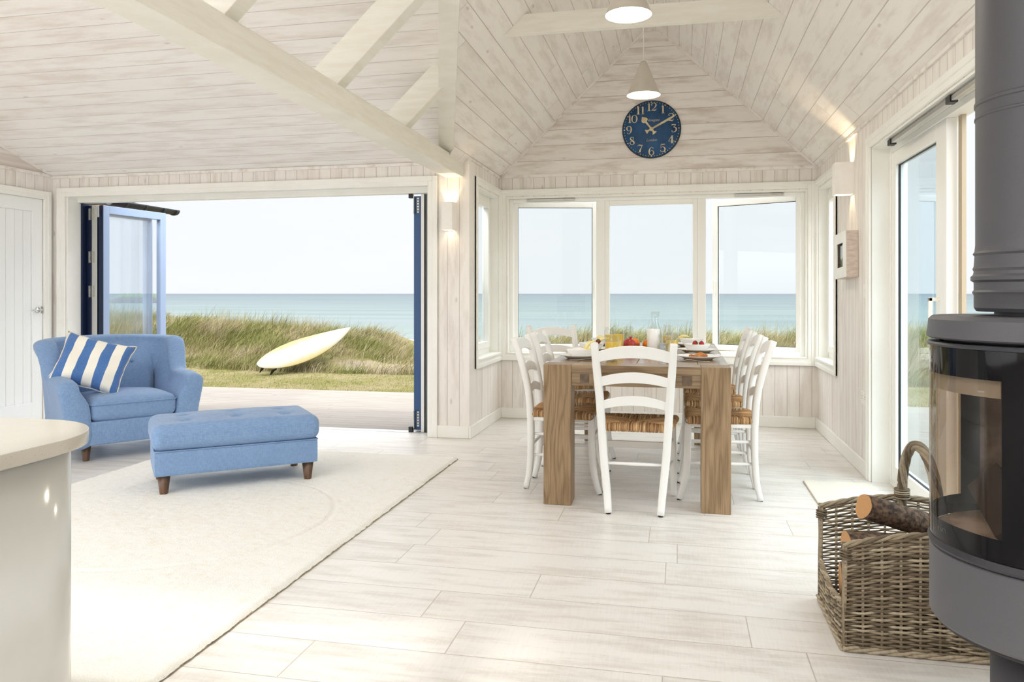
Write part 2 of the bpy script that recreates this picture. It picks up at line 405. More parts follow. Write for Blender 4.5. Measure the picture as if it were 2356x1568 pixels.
for (a, b) in ((-.772,-.69),(.165,.24)): mb.box(a, b, FY0, FY1, .67, 2.08)
toW(mb.build('window_frame', M_upvc, bevel=.004), w1)
mb = MB(); mb.frame(-.69, .165, .67, 2.08, .042, FY0+.005, FY1+.01)
p = toW(mb.build('fixed_pane_frame', M_upvc, bevel=.004), w1)
g = MB().box(-.648,.123,FY0+.03,FY0+.036,.712,2.038).build('glass_pane', M_glass); g.parent = p; 
def sash(w, hx, hy, ang, side, parent):
    """opening sash hinged at (hx,hy); side +1 extends to +x"""
    z0, z1 = .655, 2.095
    R = Matrix.Rotation(ang, 4, 'Z'); T = Matrix.Translation((hx,hy,0)) @ R
    def tr(mb): mb.v = [tuple(T @ Vector(v)) for v in mb.v]; return mb
    a, b = (0, w) if side > 0 else (-w, 0)
    mb = MB().frame(a, b, z0, z1, .052, 0, .05)
    s = toW(tr(mb).build('sash', M_upvc, bevel=.004), parent)
    s2 = tr(MB().frame(a+.052, b-.052, z0+.052, z1-.052, .0035, .014, .028)).build('glazing_seal', M_black, parent=s)
    gg = tr(MB().box(a+.054, b-.054, .018, .024, z0+.054, z1-.054)).build('glass_pane', M_glass, parent=s)
    e = b-.03 if side > 0 else a+.03
    hm = MB().box(e-.012, e+.012, -.012, 0, 1.20, 1.33).box(e-.008, e+.008, -.04, -.012, 1.31, 1.33).box(e-.009, e+.009, -.045, -.033, 1.16, 1.33)
    tr(hm).build('handle', M_white, parent=s, bevel=.003)
    hb = MB(); o = 0.0
    for z in (.80, 1.36, 1.88): hb.box(o-.016*side-.005, o-.016*side+.007, -.01, .04, z-.055, z+.055)
    tr(hb).build('hinge', M_black, parent=s)
    return s
sash(.835, -1.595, YB+.115, math.radians(13), 1, w1)
sash(.845, 1.085, YB+.115, -math.radians(24), -1, w1)
for (x0, x1) in ((-1.44,-.98),(.50,.92)):
    st_ = toW(MB().box(x0,x1,YB+.045,YB+.06,2.090,2.112).build('stay_arm', M_alu, bevel=.003), w1)
    MB().box(x1-.10,x1-.05,YB+.035,YB+.045,2.095,2.109).box(x1-.02,x1-.005,YB+.035,YB+.045,2.095,2.109).build('stay_clip', M_steel, parent=st_)
def side_window(name, sx, y0, y1, loc):
    """recessed window in a side wall; sx=-1 left wall at XL, +1 right wall at XR"""
    w = holder(name, loc=loc); X = XL if sx < 0 else XR
    def bx(mb, d0, d1, a0, a1, c0, c1):   # d: depth into the wall (negative = into the room)
        xa, xb = X+sx*d0, X+sx*d1; mb.box(min(xa,xb), max(xa,xb), a0, a1, c0, c1)
    mb = MB(); z0, z1 = .558, 2.20; o0, o1 = y0-.062, min(y1+.062, YB-.002)
    for (dd, ww) in ((.018,.062),(.026,.034)):
        bx(mb,-dd,0,o0,o0+ww,z0,z1); bx(mb,-dd,0,o1-ww,o1,z0,z1); bx(mb,-dd,0,o0+ww,o1-ww,z1-ww,z1); bx(mb,-dd,0,o0+ww,o1-ww,z0,z0+ww)
    toW(mb.build('casing', M_white2, bevel=.004), w)
    mb = MB()
    bx(mb,0,.15,y0,y0+.012,.62,2.13); bx(mb,0,.15,y1-.012,y1,.62,2.13); bx(mb,0,.15,y0+.012,y1-.012,2.118,2.13)
    toW(mb.build('reveal_lining', M_white2), w)
    mb = MB(); bx(mb,-.03,.15,y0+.0,y1-.0,.62,.64); toW(mb.build('window_sill', M_white2, bevel=.004), w)
    mb = MB(); a, b, q0, q1 = y0+.012, y1-.012, .64, 2.118
    for (aa,bb,cc,dd) in ((a,a+.05,q0,q1),(b-.05,b,q0,q1),(a+.05,b-.05,q1-.05,q1),(a+.05,b-.05,q0,q0+.05)): bx(mb,.08,.145,aa,bb,cc,dd)
    f = toW(mb.build('window_frame', M_upvc, bevel=.004), w)
    mb = MB(); a, b, q0, q1 = a+.05, b-.05, q0+.05, q1-.05
    for (aa,bb,cc,dd) in ((a,a+.06,q0,q1),(b-.06,b,q0,q1),(a+.06,b-.06,q1-.06,q1),(a+.06,b-.06,q0,q0+.06)): bx(mb,.065,.12,aa,bb,cc,dd)
    s = toW(mb.build('sash', M_upvc, bevel=.004), w)
    mb = MB(); bx(mb,.10,.106,a+.058,b-.058,q0+.058,q1-.058); mb.build('glass_pane', M_glass, parent=s)
    return w
side_window('window_2', -1, 6.42, 7.24, (XL, 6.83, .56))
side_window('window_3', 1, 6.46, 7.24, (XR, 6.85, .56))

# ------------------------------------------------------------------ folding doors to the deck
d2 = holder('door_2', loc=(-3.82, YL, 0))
mb = MB(); casing_x(mb, -5.69, -1.970, 0, 2.185, YL, .082, sill=False)
toW(mb.build('casing', M_white2, bevel=.005), d2)
mb = MB(); mb.box(-5.60,-5.585,YL,YL+.21,0,2.115); mb.box(-2.065,-2.05,YL,YL+.21,0,2.115); mb.box(-5.60,-2.05,YL,YL+.21,2.115,2.13)
mb.box(-5.585,-2.065,YL+.12,YL+.21,2.062,2.115)
toW(mb.build('reveal_lining', M_white2, bevel=.002), d2)
mb = MB(); mb.box(-5.585,-2.065,YL+.15,YL+.24,-.03,.004)
toW(mb.build('threshold_track', M_alu), d2)
mb = MB(); mb.box(-5.585,-5.565,YL+.16,YL+.24,.004,2.06,0); mb.box(-2.180,-2.152,YL+.175,YL+.24,.004,2.06,1); mb.box(-2.150,-2.065,YL+.195,YL+.24,.004,2.06,3); mb.box(-2.152,-2.148,YL+.175,YL+.24,.004,2.06,2)
toW(mb.build('door_frame', [M_navy, mat('pale_aluminium', (.8,.79,.77), .4, .2), M_black, mat('grey_gasket', srgb(120,124,120), .5)]), d2)
M_bglass = glass('door_glass', (.97,.98,.985), 3.0)
def leaf(x, y, ang, w, mframe, medge, t=.058, parent=None, z1=2.045, sf=.075):
    """a glazed leaf; x,y = near corner, extends along its own y"""
    T = Matrix.Translation((x,y,0)) @ Matrix.Rotation(ang, 4, 'Z')
    def tr(mb): mb.v = [tuple(T @ Vector(v)) for v in mb.v]; return mb
    mb = MB(); s = .075
    for (y0,y1,z0,z2) in ((0,s,.02,z1),(s,w-sf,z1-s,z1),(s,w-sf,.02,.02+s)): mb.box(-t,0,y0,y1,z0,z2,0)
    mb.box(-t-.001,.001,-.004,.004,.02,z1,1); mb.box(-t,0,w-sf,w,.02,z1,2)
    o = toW(tr(mb).build('door_leaf', [mframe, medge, M_blueal if sf < .05 else mframe], bevel=.003), parent)  # far stiles of the folded leaves painted paler to stand in for glare
    tr(MB().box(-t/2-.003,-t/2+.003,s-.004,w-sf+.004,.02+s-.004,z1-s+.004)).build('glass_pane', M_bglass, parent=o)
    return o, tr
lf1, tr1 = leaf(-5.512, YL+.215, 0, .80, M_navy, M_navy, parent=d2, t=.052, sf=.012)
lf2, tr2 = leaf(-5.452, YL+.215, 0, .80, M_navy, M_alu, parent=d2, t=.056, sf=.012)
lf3, tr3 = leaf(-5.385, YL+.215, -math.radians(7), .80, M_blueal, M_navy, parent=d2, t=.055)
for z in (.35, 1.22, 1.55, 1.96):
    for k, (lfx, xo) in enumerate(((lf1,-5.527),(lf2,-5.492))):
        hb = MB().box(xo-.011, xo+.011, YL+.203, YL+.213, z-.055, z+.055)
        for q in range(4): hb.box(xo-.006, xo+.006, YL+.199, YL+.204, z-.045+q*.027, z-.035+q*.027)
        hb.build('hinge', M_steel, parent=lfx)
MB().box(-5.427,-5.409,YL+.19,YL+.21,1.93,2.045).build('guide_bracket', M_chrome, parent=lf3)
lf4, tr4 = leaf(-2.187, YL+.20, 0, .80, M_blueal, M_blueal, parent=d2, t=.065)
lf4.data.materials[0] = mat('deep_blue_aluminium', srgb(56, 86, 130), .35, .2); lf4.data.materials[1] = lf4.data.materials[0]; lf4.data.materials[2] = lf4.data.materials[0]
for (z0, z1) in ((1.90,2.03),(.05,.18)):
    hb = MB().box(-2.222,-2.202,YL+.188,YL+.197,z0,z1,0)
    for q in range(5): hb.box(-2.216,-2.208,YL+.184,YL+.189,z0+.012+q*.024,z0+.022+q*.024,1)
    hb.box(-2.247,-2.240,YL+.16,YL+.19,z0-.01,z1+.01,0)
    hb.build('guide_plate', [M_alu, M_black], parent=lf4)
MB().box(-2.285,-2.252,YL+.15,YL+.19,.004,.05).build('guide_shoe', M_black, parent=lf4)
MB().box(-2.285,-2.252,YL+.15,YL+.19,2.025,2.06).build('guide_shoe', M_black, parent=lf4)

# ------------------------------------------------------------------ boarded white door on the left wall
d1 = holder('door_1', loc=(XW, 5.69, 0))
mb = MB()
for (dd, ww) in ((.018,.075),(.026,.04)):
    mb.box(XW,XW+dd,6.10+.055-ww+.0,6.155,0,2.145); mb.box(XW,XW+dd,5.225,5.225+ww,0,2.145); mb.box(XW,XW+dd,5.225+ww,6.155-ww,2.145-ww,2.145)
toW(mb.build('casing', M_white2, bevel=.005), d1)
mb = MB(); Y0, Y1 = 5.308, 6.077; x0, x1 = XW-.05, XW-.006
for (a,b,c0,c1) in ((Y0,Y0+.11,.005,2.068),(Y1-.11,Y1,.005,2.068),(Y0+.11,Y1-.11,1.95,2.068),(Y0+.11,Y1-.11,.005,.21)): mb.box(x0,x1,a,b,c0,c1)
n = 6; bw = (Y1-Y0-.22)/n
for i in range(n): mb.box(x0, x1-.012, Y0+.11+i*bw+.003, Y0+.11+(i+1)*bw-.003, .21, 1.95)
mb.box(x0, x1-.02, Y0+.11, Y1-.11, .21, 1.95)
M_doorw = mat('white_gloss_paint', srgb(250,252,252), .25)
toW(mb.build('door_panel', M_doorw, bevel=.003), d1)
mb = MB(); hy = 6.02; hz = 1.05
mb.lathe([(0,0),(.026,0),(.026,.008),(.0,.008)], 24); mb.v = [(XW-.006+v[2], hy+v[0], hz+v[1]) for v in mb.v]
mb.tube([(XW,hy,hz),(XW+.045,hy,hz),(XW+.055,hy-.01,hz),(XW+.055,hy-.06,hz+.004),(XW+.05,hy-.12,hz-.002)], [.009,.009,.01,.008,.006], 10)
toW(mb.build('handle', M_chrome), d1)
toW(MB().box(XW-.006,XW-.002,6.062,6.078,hz-.03,hz+.03).build('latch_plate', M_steel), d1)

# ------------------------------------------------------------------ sliding glazed door on the right
d3 = holder('door_3', loc=(XR, 3.95, 0))
mb = MB()
for (dd, ww) in ((.018,.068),(.026,.036)):
    mb.box(XR-dd,XR,5.378-ww,5.378,0,2.20); mb.box(XR-dd,XR,2.53,2.53+ww,0,2.20); mb.box(XR-dd,XR,2.53+ww,5.378-ww,2.20-ww,2.20)
toW(mb.build('casing', M_white2, bevel=.005), d3)
mb = MB(); mb.box(XR,XR+.17,5.298,5.31,0,2.13); mb.box(XR,XR+.17,2.6,2.612,0,2.13); mb.box(XR,XR+.17,2.612,5.298,2.118,2.13)
toW(mb.build('reveal_lining', M_white2), d3)
mb = MB()
for (a,b,c0,c1) in ((5.265,5.298,.02,2.118),(2.612,2.65,.02,2.118),(2.65,5.265,2.08,2.118),(2.612,5.298,0,.03)): mb.box(XR+.10,XR+.20,a,b,c0,c1)
toW(mb.build('door_frame', M_upvc, bevel=.003), d3)
def sleaf(x, y0, y1, name='door_leaf', st0=.13):
    mb = MB(); z0, z1 = .03, 2.08
    for (a,b,c0,c1) in ((y0,y0+st0,z0,z1),(y1-.09,y1,z0,z1),(y0+st0,y1-.09,z1-.085,z1),(y0+st0,y1-.09,z0,z0+.10)): mb.box(x,x+.055,a,b,c0,c1)
    o = toW(mb.build(name, M_upvc, bevel=.004), d3)
    sl = MB()
    for (a,b,c0,c1) in ((y0+st0,y0+st0+.004,z0+.1,z1-.085),(y1-.094,y1-.09,z0+.1,z1-.085),(y0+st0,y1-.09,z1-.089,z1-.085),(y0+st0,y1-.09,z0+.1,z0+.104)): sl.box(x+.018,x+.030,a,b,c0,c1)
    sl.build('glazing_seal', M_black, parent=o)
    MB().box(x+.025,x+.031,y0+st0-.004,y1-.086,z0+.096,z1-.081).build('glass_pane', M_sglass, parent=o)
    return o
M_sglass = glass('sliding_door_glass', (.86,.93,.95), 1.3)
s1 = sleaf(XR+.105, 4.24, 5.262, st0=.16)
MB().box(XR+.05,XR+.07,4.33,4.345,.98,1.18).box(XR+.05,XR+.105,4.33,4.345,1.16,1.18).box(XR+.05,XR+.105,4.33,4.345,.98,1.0).build('handle', M_white, parent=s1, bevel=.003)
s2 = sleaf(XR+.16, 2.66, 3.62)
toW(MB().box(XR+.155,XR+.175,4.175,4.225,.03,2.10).build('meeting_stile', mat('bare_pine_strip', srgb(176,162,136), .5)), d3)
rl = toW(MB().box(XR+.02,XR+.045,3.0,4.95,2.085,2.108).build('closer_rail', M_steel, bevel=.002), d3)
MB().box(XR+.015,XR+.05,4.93,4.99,2.08,2.112).box(XR+.015,XR+.05,3.9,3.96,2.08,2.112).build('rail_end', M_black, parent=rl)

# ------------------------------------------------------------------ exposed roof timbers
mb = MB()
mb.box(-1.905,-1.75,.2,YL,2.165,2.30); mb.box(-1.905,-1.80,.2,YL,2.30,2.335)
o = mb.build('ceiling_beam', M_beam, bevel=.006)
tag(o, 'long cream painted beam crossing the ceiling diagonally above the armchair', 'beam')
M_beam2 = M_beam
def rafter(y, xe, label, D=.16, w=.10):
    # underside follows the dining slope plane, foot on the beam
    x0 = -1.93; z0 = 2.325-.13*K; d = Vector((1,0,K)).normalized(); nrm = Vector((-d.z,0,d.x))
    a = Vector((x0,y,z0)); ln = (xe-x0)/d.x
    p = [a, a+d*ln, a+d*ln+nrm*D, a+nrm*D]
    o = MB().prism(p, (0,w,0)).build('rafter', M_beam2, bevel=.004)
    return tag(o, label, 'rafter', 'sloping rafters rising from the ceiling beam')
rafter(3.87, valley(3.87)-.28, 'middle white rafter, rising from the beam left of the roof post')
rafter(4.93, AB(4.93)-.01, 'short white rafter nearest the window wall, butting into the roof post')
rafter(2.81, valley(2.81)-.30, 'white rafter furthest left, leaving the picture at the top edge')
a0, a1 = 5.80, YR+.1; mb = MB()
pa = [(AB(a0)-.125,a0,zd(AB(a0))+.0),(AB(a0),a0,zd(AB(a0))+.0),(AB(a0),a0,zd(AB(a0))+.20),(AB(a0)-.125,a0,zd(AB(a0))+.20)]
ext = Vector((AB(a1)-AB(a0), a1-a0, zd(AB(a1))-zd(AB(a0))))
mb.prism(pa, ext)
tag(mb.build('roof_post', M_beam2, bevel=.004), 'pale timber standing upright in view between the plank ceilings, meeting the diagonal beam', 'roof post')
# collar tie across the dining vault
yc = 4.92; zb, zt = 2.885, 3.012
xl0, xl1 = XL+(zb-EZ)/K, XL+(zt-EZ)/K; xr0, xr1 = XR-(zb-EZ)/K, XR-(zt-EZ)/K
o = MB().prism([(xl0,yc,zb),(xr0,yc,zb),(xr1,yc,zt),(xl1,yc,zt)], (0,.05,0)).build('collar_tie', M_beam, bevel=.002)
tag(o, 'white crossbeam spanning the dining vault above the pendant lamps', 'beam')

# ------------------------------------------------------------------ dining table
M_oak = mat('smoked_oak', srgb(158,128,94), .42); _t = M_oak.node_tree
def oak(name, c1, c2, axis, rough=.42, spec=.5):
    """grain running along axis 0/1/2, with ring figure"""
    m = mat(name, c1, rough, spec=spec); t = m.node_tree
    sc = [9,9,9]; sc[axis] = 1.1
    c = N(t, 'TexCoord').outputs['Object']; oi = N(t, 'ObjectInfo')
    ad = N(t, 'VectorMath', operation='ADD'); L(t, c, ad.inputs[0])
    cb = N(t, 'CombineXYZ'); 
    for i in range(3): L(t, math_n(t, 'MULTIPLY', oi.outputs['Random'], 7.0), cb.inputs[i])
    L(t, cb.outputs[0], ad.inputs[1])
    n1 = noise(t, .55, 3, .5, vec=ad.outputs[0], sc=tuple(sc))
    rings = math_n(t, 'FRACT', math_n(t, 'MULTIPLY', n1, 16.0))
    r2 = maprange(t, math_n(t, 'ABSOLUTE', math_n(t, 'SUBTRACT', rings, .5)), .0, .5, 1, 0)
    r3 = math_n(t, 'POWER', r2, 2.5)
    s2 = [170,170,170]; s2[axis] = 5
    n2 = noise(t, 1.0, 3, .6, vec=ad.outputs[0], sc=tuple(s2))
    f = math_n(t, 'ADD', math_n(t, 'MULTIPLY', r3, .55), math_n(t, 'MULTIPLY', maprange(t, n2, .35, .7, 0, 1), .45), True)
    L(t, mixc(t, f, c1, c2), bsdf(m).inputs['Base Color']); bump(t, f, .15, .002)
    return m
OA, OB = srgb(160,134,102), srgb(114,90,63)
M_oak_z = oak('smoked_oak_upright', OA, OB, 2); M_oak_x = oak('smoked_oak_crosswise', OA, OB, 0, .30, .7); M_oak_y = oak('smoked_oak_lengthwise', OA, OB, 1, .22, .9)
TX0, TX1, TY0, TY1, TZ = -.757, .275, 4.35, 6.46, .797
tb = thing('dining_table', 'large brown oak dining table with thick square legs, laid for breakfast', 'table', ((TX0+TX1)/2, (TY0+TY1)/2, 0))
hx, hy = (TX1-TX0)/2, (TY1-TY0)/2; lw = .158
for sx in (-1,1):
    for sy in (-1,1):
        mb = MB(); ax = (hx-lw, hx) if sx > 0 else (-hx, -hx+lw); ay = (hy-lw, hy) if sy > 0 else (-hy, -hy+lw)
        mb.box(ax[0], ax[1], ay[0], ay[1], 0, TZ); mb.build('leg', M_oak_z, tb, bevel=.003)
mb = MB(); g = .0012; y0, y1 = -hy+lw, hy-lw; nb = 6; w = (2*hx)/nb
for i in range(nb): mb.box(-hx+i*w+g, -hx+(i+1)*w-g, y0+g, y1-g, TZ-.042, TZ)
mb2 = MB()
for sy in (-1,1):
    a, b = (y1, hy) if sy > 0 else (-hy, -y1)
    mb.box(-hx+lw+g, hx-lw-g, a+.0, b, TZ-.042, TZ, 1)
mb.build('tabletop', [M_oak_y, M_oak_x], tb, bevel=.0015)
for sy in (-1,1):
    yy = (-hy+.012, -hy+.045) if sy < 0 else (hy-.045, hy-.012)
    rl = MB().box(-hx+lw, hx-lw, yy[0], yy[1], TZ-.118, TZ-.042).build('apron_rail', M_oak_x, tb, bevel=.002)
    for sx in (-1,1):
        xc = sx*(hx-lw-.075); ye = yy[0]-.004 if sy < 0 else yy[1]-.004
        MB().box(xc-.026, xc+.026, ye, ye+.008, TZ-.102, TZ-.052).build('tenon', mottled('dark_tenon_wood', srgb(112,92,74), srgb(80,66,54), 30, .5), rl, bevel=.001)
for sx in (-1,1):
    xx = (-hx+.03, -hx+.062) if sx < 0 else (hx-.062, hx-.03)
    MB().box(xx[0], xx[1], -hy+lw, hy-lw, TZ-.118, TZ-.042).build('apron_rail', M_oak_y, tb, bevel=.002)

# ------------------------------------------------------------------ rush seated ladder back chairs
M_chair = mat('white_chair_paint', srgb(240, 239, 236), .32)
M_rush = mat('woven_rush', srgb(170,125,80), .65); t = M_rush.node_tree
ge = N(t, 'NewGeometry'); rp = N(t, 'ValToRGB'); L(t, ge.outputs['Random Per Island'], rp.inputs[0])
cr = rp.color_ramp; cr.elements[0].color = srgb(136,98,62)+(1,); cr.elements[1].color = srgb(226,194,146)+(1,)
e = cr.elements.new(.35); e.color = srgb(170,128,86)+(1,); e = cr.elements.new(.75); e.color = srgb(196,154,106)+(1,)
L(t, rp.outputs[0], bsdf(M_rush).inputs['Base Color'])
SQ = [(-1,-1),(1,-1),(1,1),(-1,1)]
def rect_prof(a, b, r=.3):
    # chamfered rectangle, half sizes a,b
    c = min(a,b)*r
    return [(-a+c,-b),(a-c,-b),(a,-b+c),(a,b-c),(a-c,b),(-a+c,b),(-a,b-c),(-a,-b+c)]
def bez(p, n):
    """smooth curve through the points (catmull-rom)"""
    p = [Vector(q) for q in p]; q = [p[0]*2-p[1]]+p+[p[-1]*2-p[-2]]; o = []
    for i in range(1, len(q)-2):
        for k in range(n):
            s = k/n; a, b, c_, d = q[i-1], q[i], q[i+1], q[i+2]
            o.append(.5*((2*b)+(c_-a)*s+(2*a-5*b+4*c_-d)*s*s+(3*b-a-3*c_+d)*s**3))
    o.append(p[-1]); return o
def rush_seat():
    mb = MB(); bk, fr, d = .185, .225, .19; zt = .485
    cor = [Vector((-bk,-d,0)), Vector((bk,-d,0)), Vector((fr,d,0)), Vector((-fr,d,0))]
    cen = Vector((0,0,0)); rng = random.Random(3)
    for s in range(4):
        a, b = cor[s], cor[(s+1)%4]; e = (b-a); Ln = e.length; e.normalize(); nin = Vector((-e.y, e.x, 0))
        n = int(Ln/.0072)
        for i in range(n):
            u = (i+.5)/n; p = a.lerp(b, u)
            # inward length until the diagonal
            reach = min(u, 1-u)*2*(.19 if s in (0,2) else .205)
            j = rng.uniform(-.0015,.0015); r = .0039+rng.uniform(-.0007,.0007)
            q = []
            for (o, z) in ((.035,.452),(.010,.446),(-.006,.455),(-.010,.468),(-.004,.480),(.012,.486)): q.append(p+nin*o+e*j+Vector((0,0,z)))
            for k in (.4,.75,1.0):
                o = .012+max(.004,reach-.012)*k; q.append(p+nin*o+e*(j+rng.uniform(-.002,.002))+Vector((0,0,.486-.010*min(1,o/.2)-.002*k+rng.uniform(-.001,.001))))
            pr = [(math.cos(x), math.sin(x)) for x in (0, PI/3, 2*PI/3, PI, 4*PI/3, 5*PI/3)]
            mb.sweep(q, pr, up=tuple(e), scales=[r]*len(q), cap=False)
    mb.add([(-bk+.01,-d+.01,.455),(bk-.01,-d+.01,.455),(fr-.01,d-.01,.455),(-fr+.01,d-.01,.455)], [(0,1,2,3)])
    mb.add([(-bk+.01,-d+.01,.468),(bk-.01,-d+.01,.468),(fr-.01,d-.01,.468),(-fr+.01,d-.01,.468)], [(0,1,2,3)])
    return mb
def make_chair(label, group):
    t = thing('dining_chair', label, 'chair', group=group)
    rush_seat().build('seat', M_rush, t)
    for sx in (-1,1):
        p = bez([(sx*.140,-.225,.006),(sx*.150,-.20,.12),(sx*.168,-.188,.30),(sx*.180,-.19,.48),(sx*.190,-.205,.64),(sx*.202,-.245,.80),(sx*.210,-.290,.93)], 4)
        MB().sweep(p, rect_prof(.019,.017,.35), up=(0,1,0), scales=[1.0+.18*math.sin(min(1,i/len(p)*1.0)*PI) for i in range(len(p))]).build('rear_post', M_chair, t)
        p = bez([(sx*.205,.235,.006),(sx*.205,.215,.07),(sx*.202,.196,.17),(sx*.20,.188,.30),(sx*.20,.186,.475)], 4)
        MB().sweep(p, rect_prof(.019,.019,.35), up=(0,1,0), scales=[.82+.25*min(1,i/len(p)*2) for i in range(len(p))]).build('front_leg', M_chair, t)
        MB().tube([(sx*.140,-.225,.0),(sx*.140,-.225,.008)], .013, 10).build('foot_pad', M_black, t); MB().tube([(sx*.205,.235,.0),(sx*.205,.235,.008)], .013, 10).build('foot_pad', M_black, t)
        for z in (.345,.215):
            xf = .200; xr = .168 if z > .3 else .157
            MB().tube([(sx*xr,-.19,z),(sx*(xr+xf)/2,0,z),(sx*xf,.19,z)], [.008,.0115,.008], 8).build('stretcher', M_chair, t)
        MB().sweep([(sx*.182,-.18,.438),(sx*.2,.18,.438)], rect_prof(.010,.012)).build('seat_rail', M_chair, t)
    MB().tube([(-.158,-.19,.27),(0,-.19,.27),(.158,-.19,.27)], [.008,.0105,.008], 8).build('stretcher', M_chair, t)
    MB().box(-.19,.19,.175,.193,.285,.325).build('stretcher', M_chair, t, bevel=.003)
    MB().sweep([(-.20,.186,.438),(.20,.186,.438)], rect_prof(.010,.012)).build('seat_rail', M_chair, t)
    # arched slats
    for (zc, hw, yy, hh, arch, dy) in ((.868,.203,-.268,.030,.030,.016),(.730,.192,-.228,.026,.026,.014),(.600,.184,-.200,.024,.028,.012)):
        mb = MB(); n = 14; vs = []
        for i in range(n+1):
            s = -1+2*i/n; x = s*(hw-.012); z = zc+arch*(1-s*s)-.010; y = yy-dy*(1-s*s)*1.0
            lean = .30 if zc > .8 else (.22 if zc > .7 else .1)
            for (q, w) in ((-1,-.009),(-1,.009),(1,.009),(1,-.009)):
                vs.append((x, y+w-q*hh*lean, z+q*hh*(1.0+.12*(1-s*s))))
        fs = [(i*4+j, i*4+(j+1)%4, (i+1)*4+(j+1)%4, (i+1)*4+j) for i in range(n) for j in range(4)]+[(3,2,1,0),(n*4,n*4+1,n*4+2,n*4+3)]
        mb.add(vs, fs, 0, False); mb.build('back_slat', M_chair, t, bevel=.003)
    return t
GC = 'white ladder back chairs around the dining table'
ch = make_chair('white rush seated chair at the near end of the table, back to the viewer', GC)
ch.location = (-.238, 4.46, 0)
dup(ch, (.235, 4.82, 0), PI/2, 'white rush seated chair on the right of the table, nearest of its row')
dup(ch, (.235, 5.49, 0), PI/2, 'white rush seated chair on the right of the table, middle of its row')
dup(ch, (.235, 6.14, 0), PI/2, 'white rush seated chair on the right of the table, nearest the window')
dup(ch, (-.70, 4.83, 0), -PI/2, 'white rush seated chair on the left of the table, nearest of its row')
dup(ch, (-.70, 5.46, 0), -PI/2, 'white rush seated chair on the left of the table, second along')
dup(ch, (-.88, 6.18, 0), -PI*.80, 'white rush seated chair turned at an angle by the far left table corner')

# ------------------------------------------------------------------ breakfast things
M_por = mat('white_porcelain', srgb(246,246,244), .18)
M_juice = mat('orange_juice', srgb(255,178,20), .3, **{'Subsurface Weight': 0.0})
bsdf(M_juice).inputs['Base Color'].default_value = srgb(255,208,52)+(1,)
def plate(x, y, label, r=.135):
    p = MB().lathe([(0,.006),(.075,.006),(.082,.009),(r-.008,.022),(r,.026),(r-.001,.023),(r-.03,.014),(.085,.002),(.07,0),(0,0)], 48).build('plate', M_por, loc=(x,y,TZ))
    return tag(p, label, 'plate', 'dinner plates on the dining table')
def bowl(x, y, label, z=TZ+.007, r=.088):
    p = MB().lathe([(0,.006),(.04,.007),(.062,.016),(.078,.034),(r-.002,.05),(r,.052),(r+.001,.049),(.082,.034),(.064,.012),(.045,.0),(0,0)], 48).build('bowl', M_por, loc=(x,y,z))
    return tag(p, label, 'bowl', 'small white bowls on the dining table')
pl_ = [(-.60,4.80,'plate under the left bowl nearest the viewer'),(-.60,5.42,'plate under the middle bowl on the left side'),(-.585,6.06,'plate under the far bowl on the left side'),
       (.115,4.88,'white plate holding the pastry on the right side'),(.12,5.45,'white plate under the strawberry bowl on the right side'),(.09,6.06,'plate under the far bowl on the right side')]
for x,y,l in pl_: plate(x, y, l)
for x,y,l in ((-.60,4.80,'white bowl with a pear slice, left side nearest the viewer'),(-.60,5.42,'white bowl with a strawberry and pear, middle of the left side'),
              (-.585,6.06,'white bowl at the far left of the table'),(.12,5.45,'white bowl with strawberries on the right side'),(.09,6.06,'white bowl with a pear slice at the far right')):
    bowl(x, y, l)
M_pear = mottled('pear_flesh', srgb(250,240,186), srgb(246,226,140), 30, .4)
def slice_(x, y, z, rz, tilt, label, L_=.105):
    mb = MB(); n = 12; vs = []
    for i in range(n+1):
        s = i/n; w = .022*math.sin(PI*min(1,s*1.02)**.7)**.8+.002; a = -.3+.9*s
        cx, cz = L_*s, .02*math.sin(PI*s)
        for (p, q) in ((-w,0),(0,-.55*w),(w,0),(0,.9*w)): vs.append((cx, p, cz+q))
    fs = [(i*4+j, i*4+(j+1)%4, (i+1)*4+(j+1)%4, (i+1)*4+j) for i in range(n) for j in range(4)]+[(3,2,1,0),(n*4,n*4+1,n*4+2,n*4+3)]
    mb.add(vs, fs, 0, True); o = mb.build('pear_slice', M_pear, loc=(x,y,z), rot=(.4,-tilt,rz), sub=1)
    return tag(o, label, 'pear slice', 'pear slices in the breakfast bowls')
slice_(-.575,4.80,TZ+.035,.2,.85,'pear slice standing in the nearest left bowl')
slice_(-.560,4.83,TZ+.035,1.9,.35,'flat pear slice lying low in the nearest left bowl', .08)
slice_(-.58,5.40,TZ+.035,.1,.5,'pear slice in the middle left bowl beside the strawberry', .12)
slice_(-.64,6.05,TZ+.035,.0,.35,'pear slice in the far left bowl', .08)
slice_(.075,6.06,TZ+.075,2.9,-.35,'pear slice in the far right bowl', .12)
M_straw = mottled('strawberry_red', srgb(190,24,30), srgb(140,10,20), 60, .35)
M_green = mottled('leaf_green', srgb(84,128,44), srgb(56,92,30), 30, .6)
M_stem = mat('dry_stem', srgb(120,92,60), .7)
def strawberry(x, y, z, r, label, rz=0):
    mb = MB().lathe([(0,-1.25*r),(.35*r,-1.05*r),(.75*r,-.5*r),(1*r,.1*r),(.85*r,.6*r),(.4*r,.85*r),(0,.88*r)], 20)
    o = mb.build('strawberry', M_straw, loc=(x,y,z), rot=(.9,.2,rz)); tag(o, label, 'strawberry', 'strawberries in the bowls')
    lf = MB()
    for k in range(6):
        a = k*PI/3; lf.add([(0,0,.88*r),(.5*r*math.cos(a-.35),.5*r*math.sin(a-.35),.95*r),(1.1*r*math.cos(a),1.1*r*math.sin(a),.7*r),(.5*r*math.cos(a+.35),.5*r*math.sin(a+.35),.95*r)], [(0,1,2,3)])
    lf.build('calyx', M_green, o)
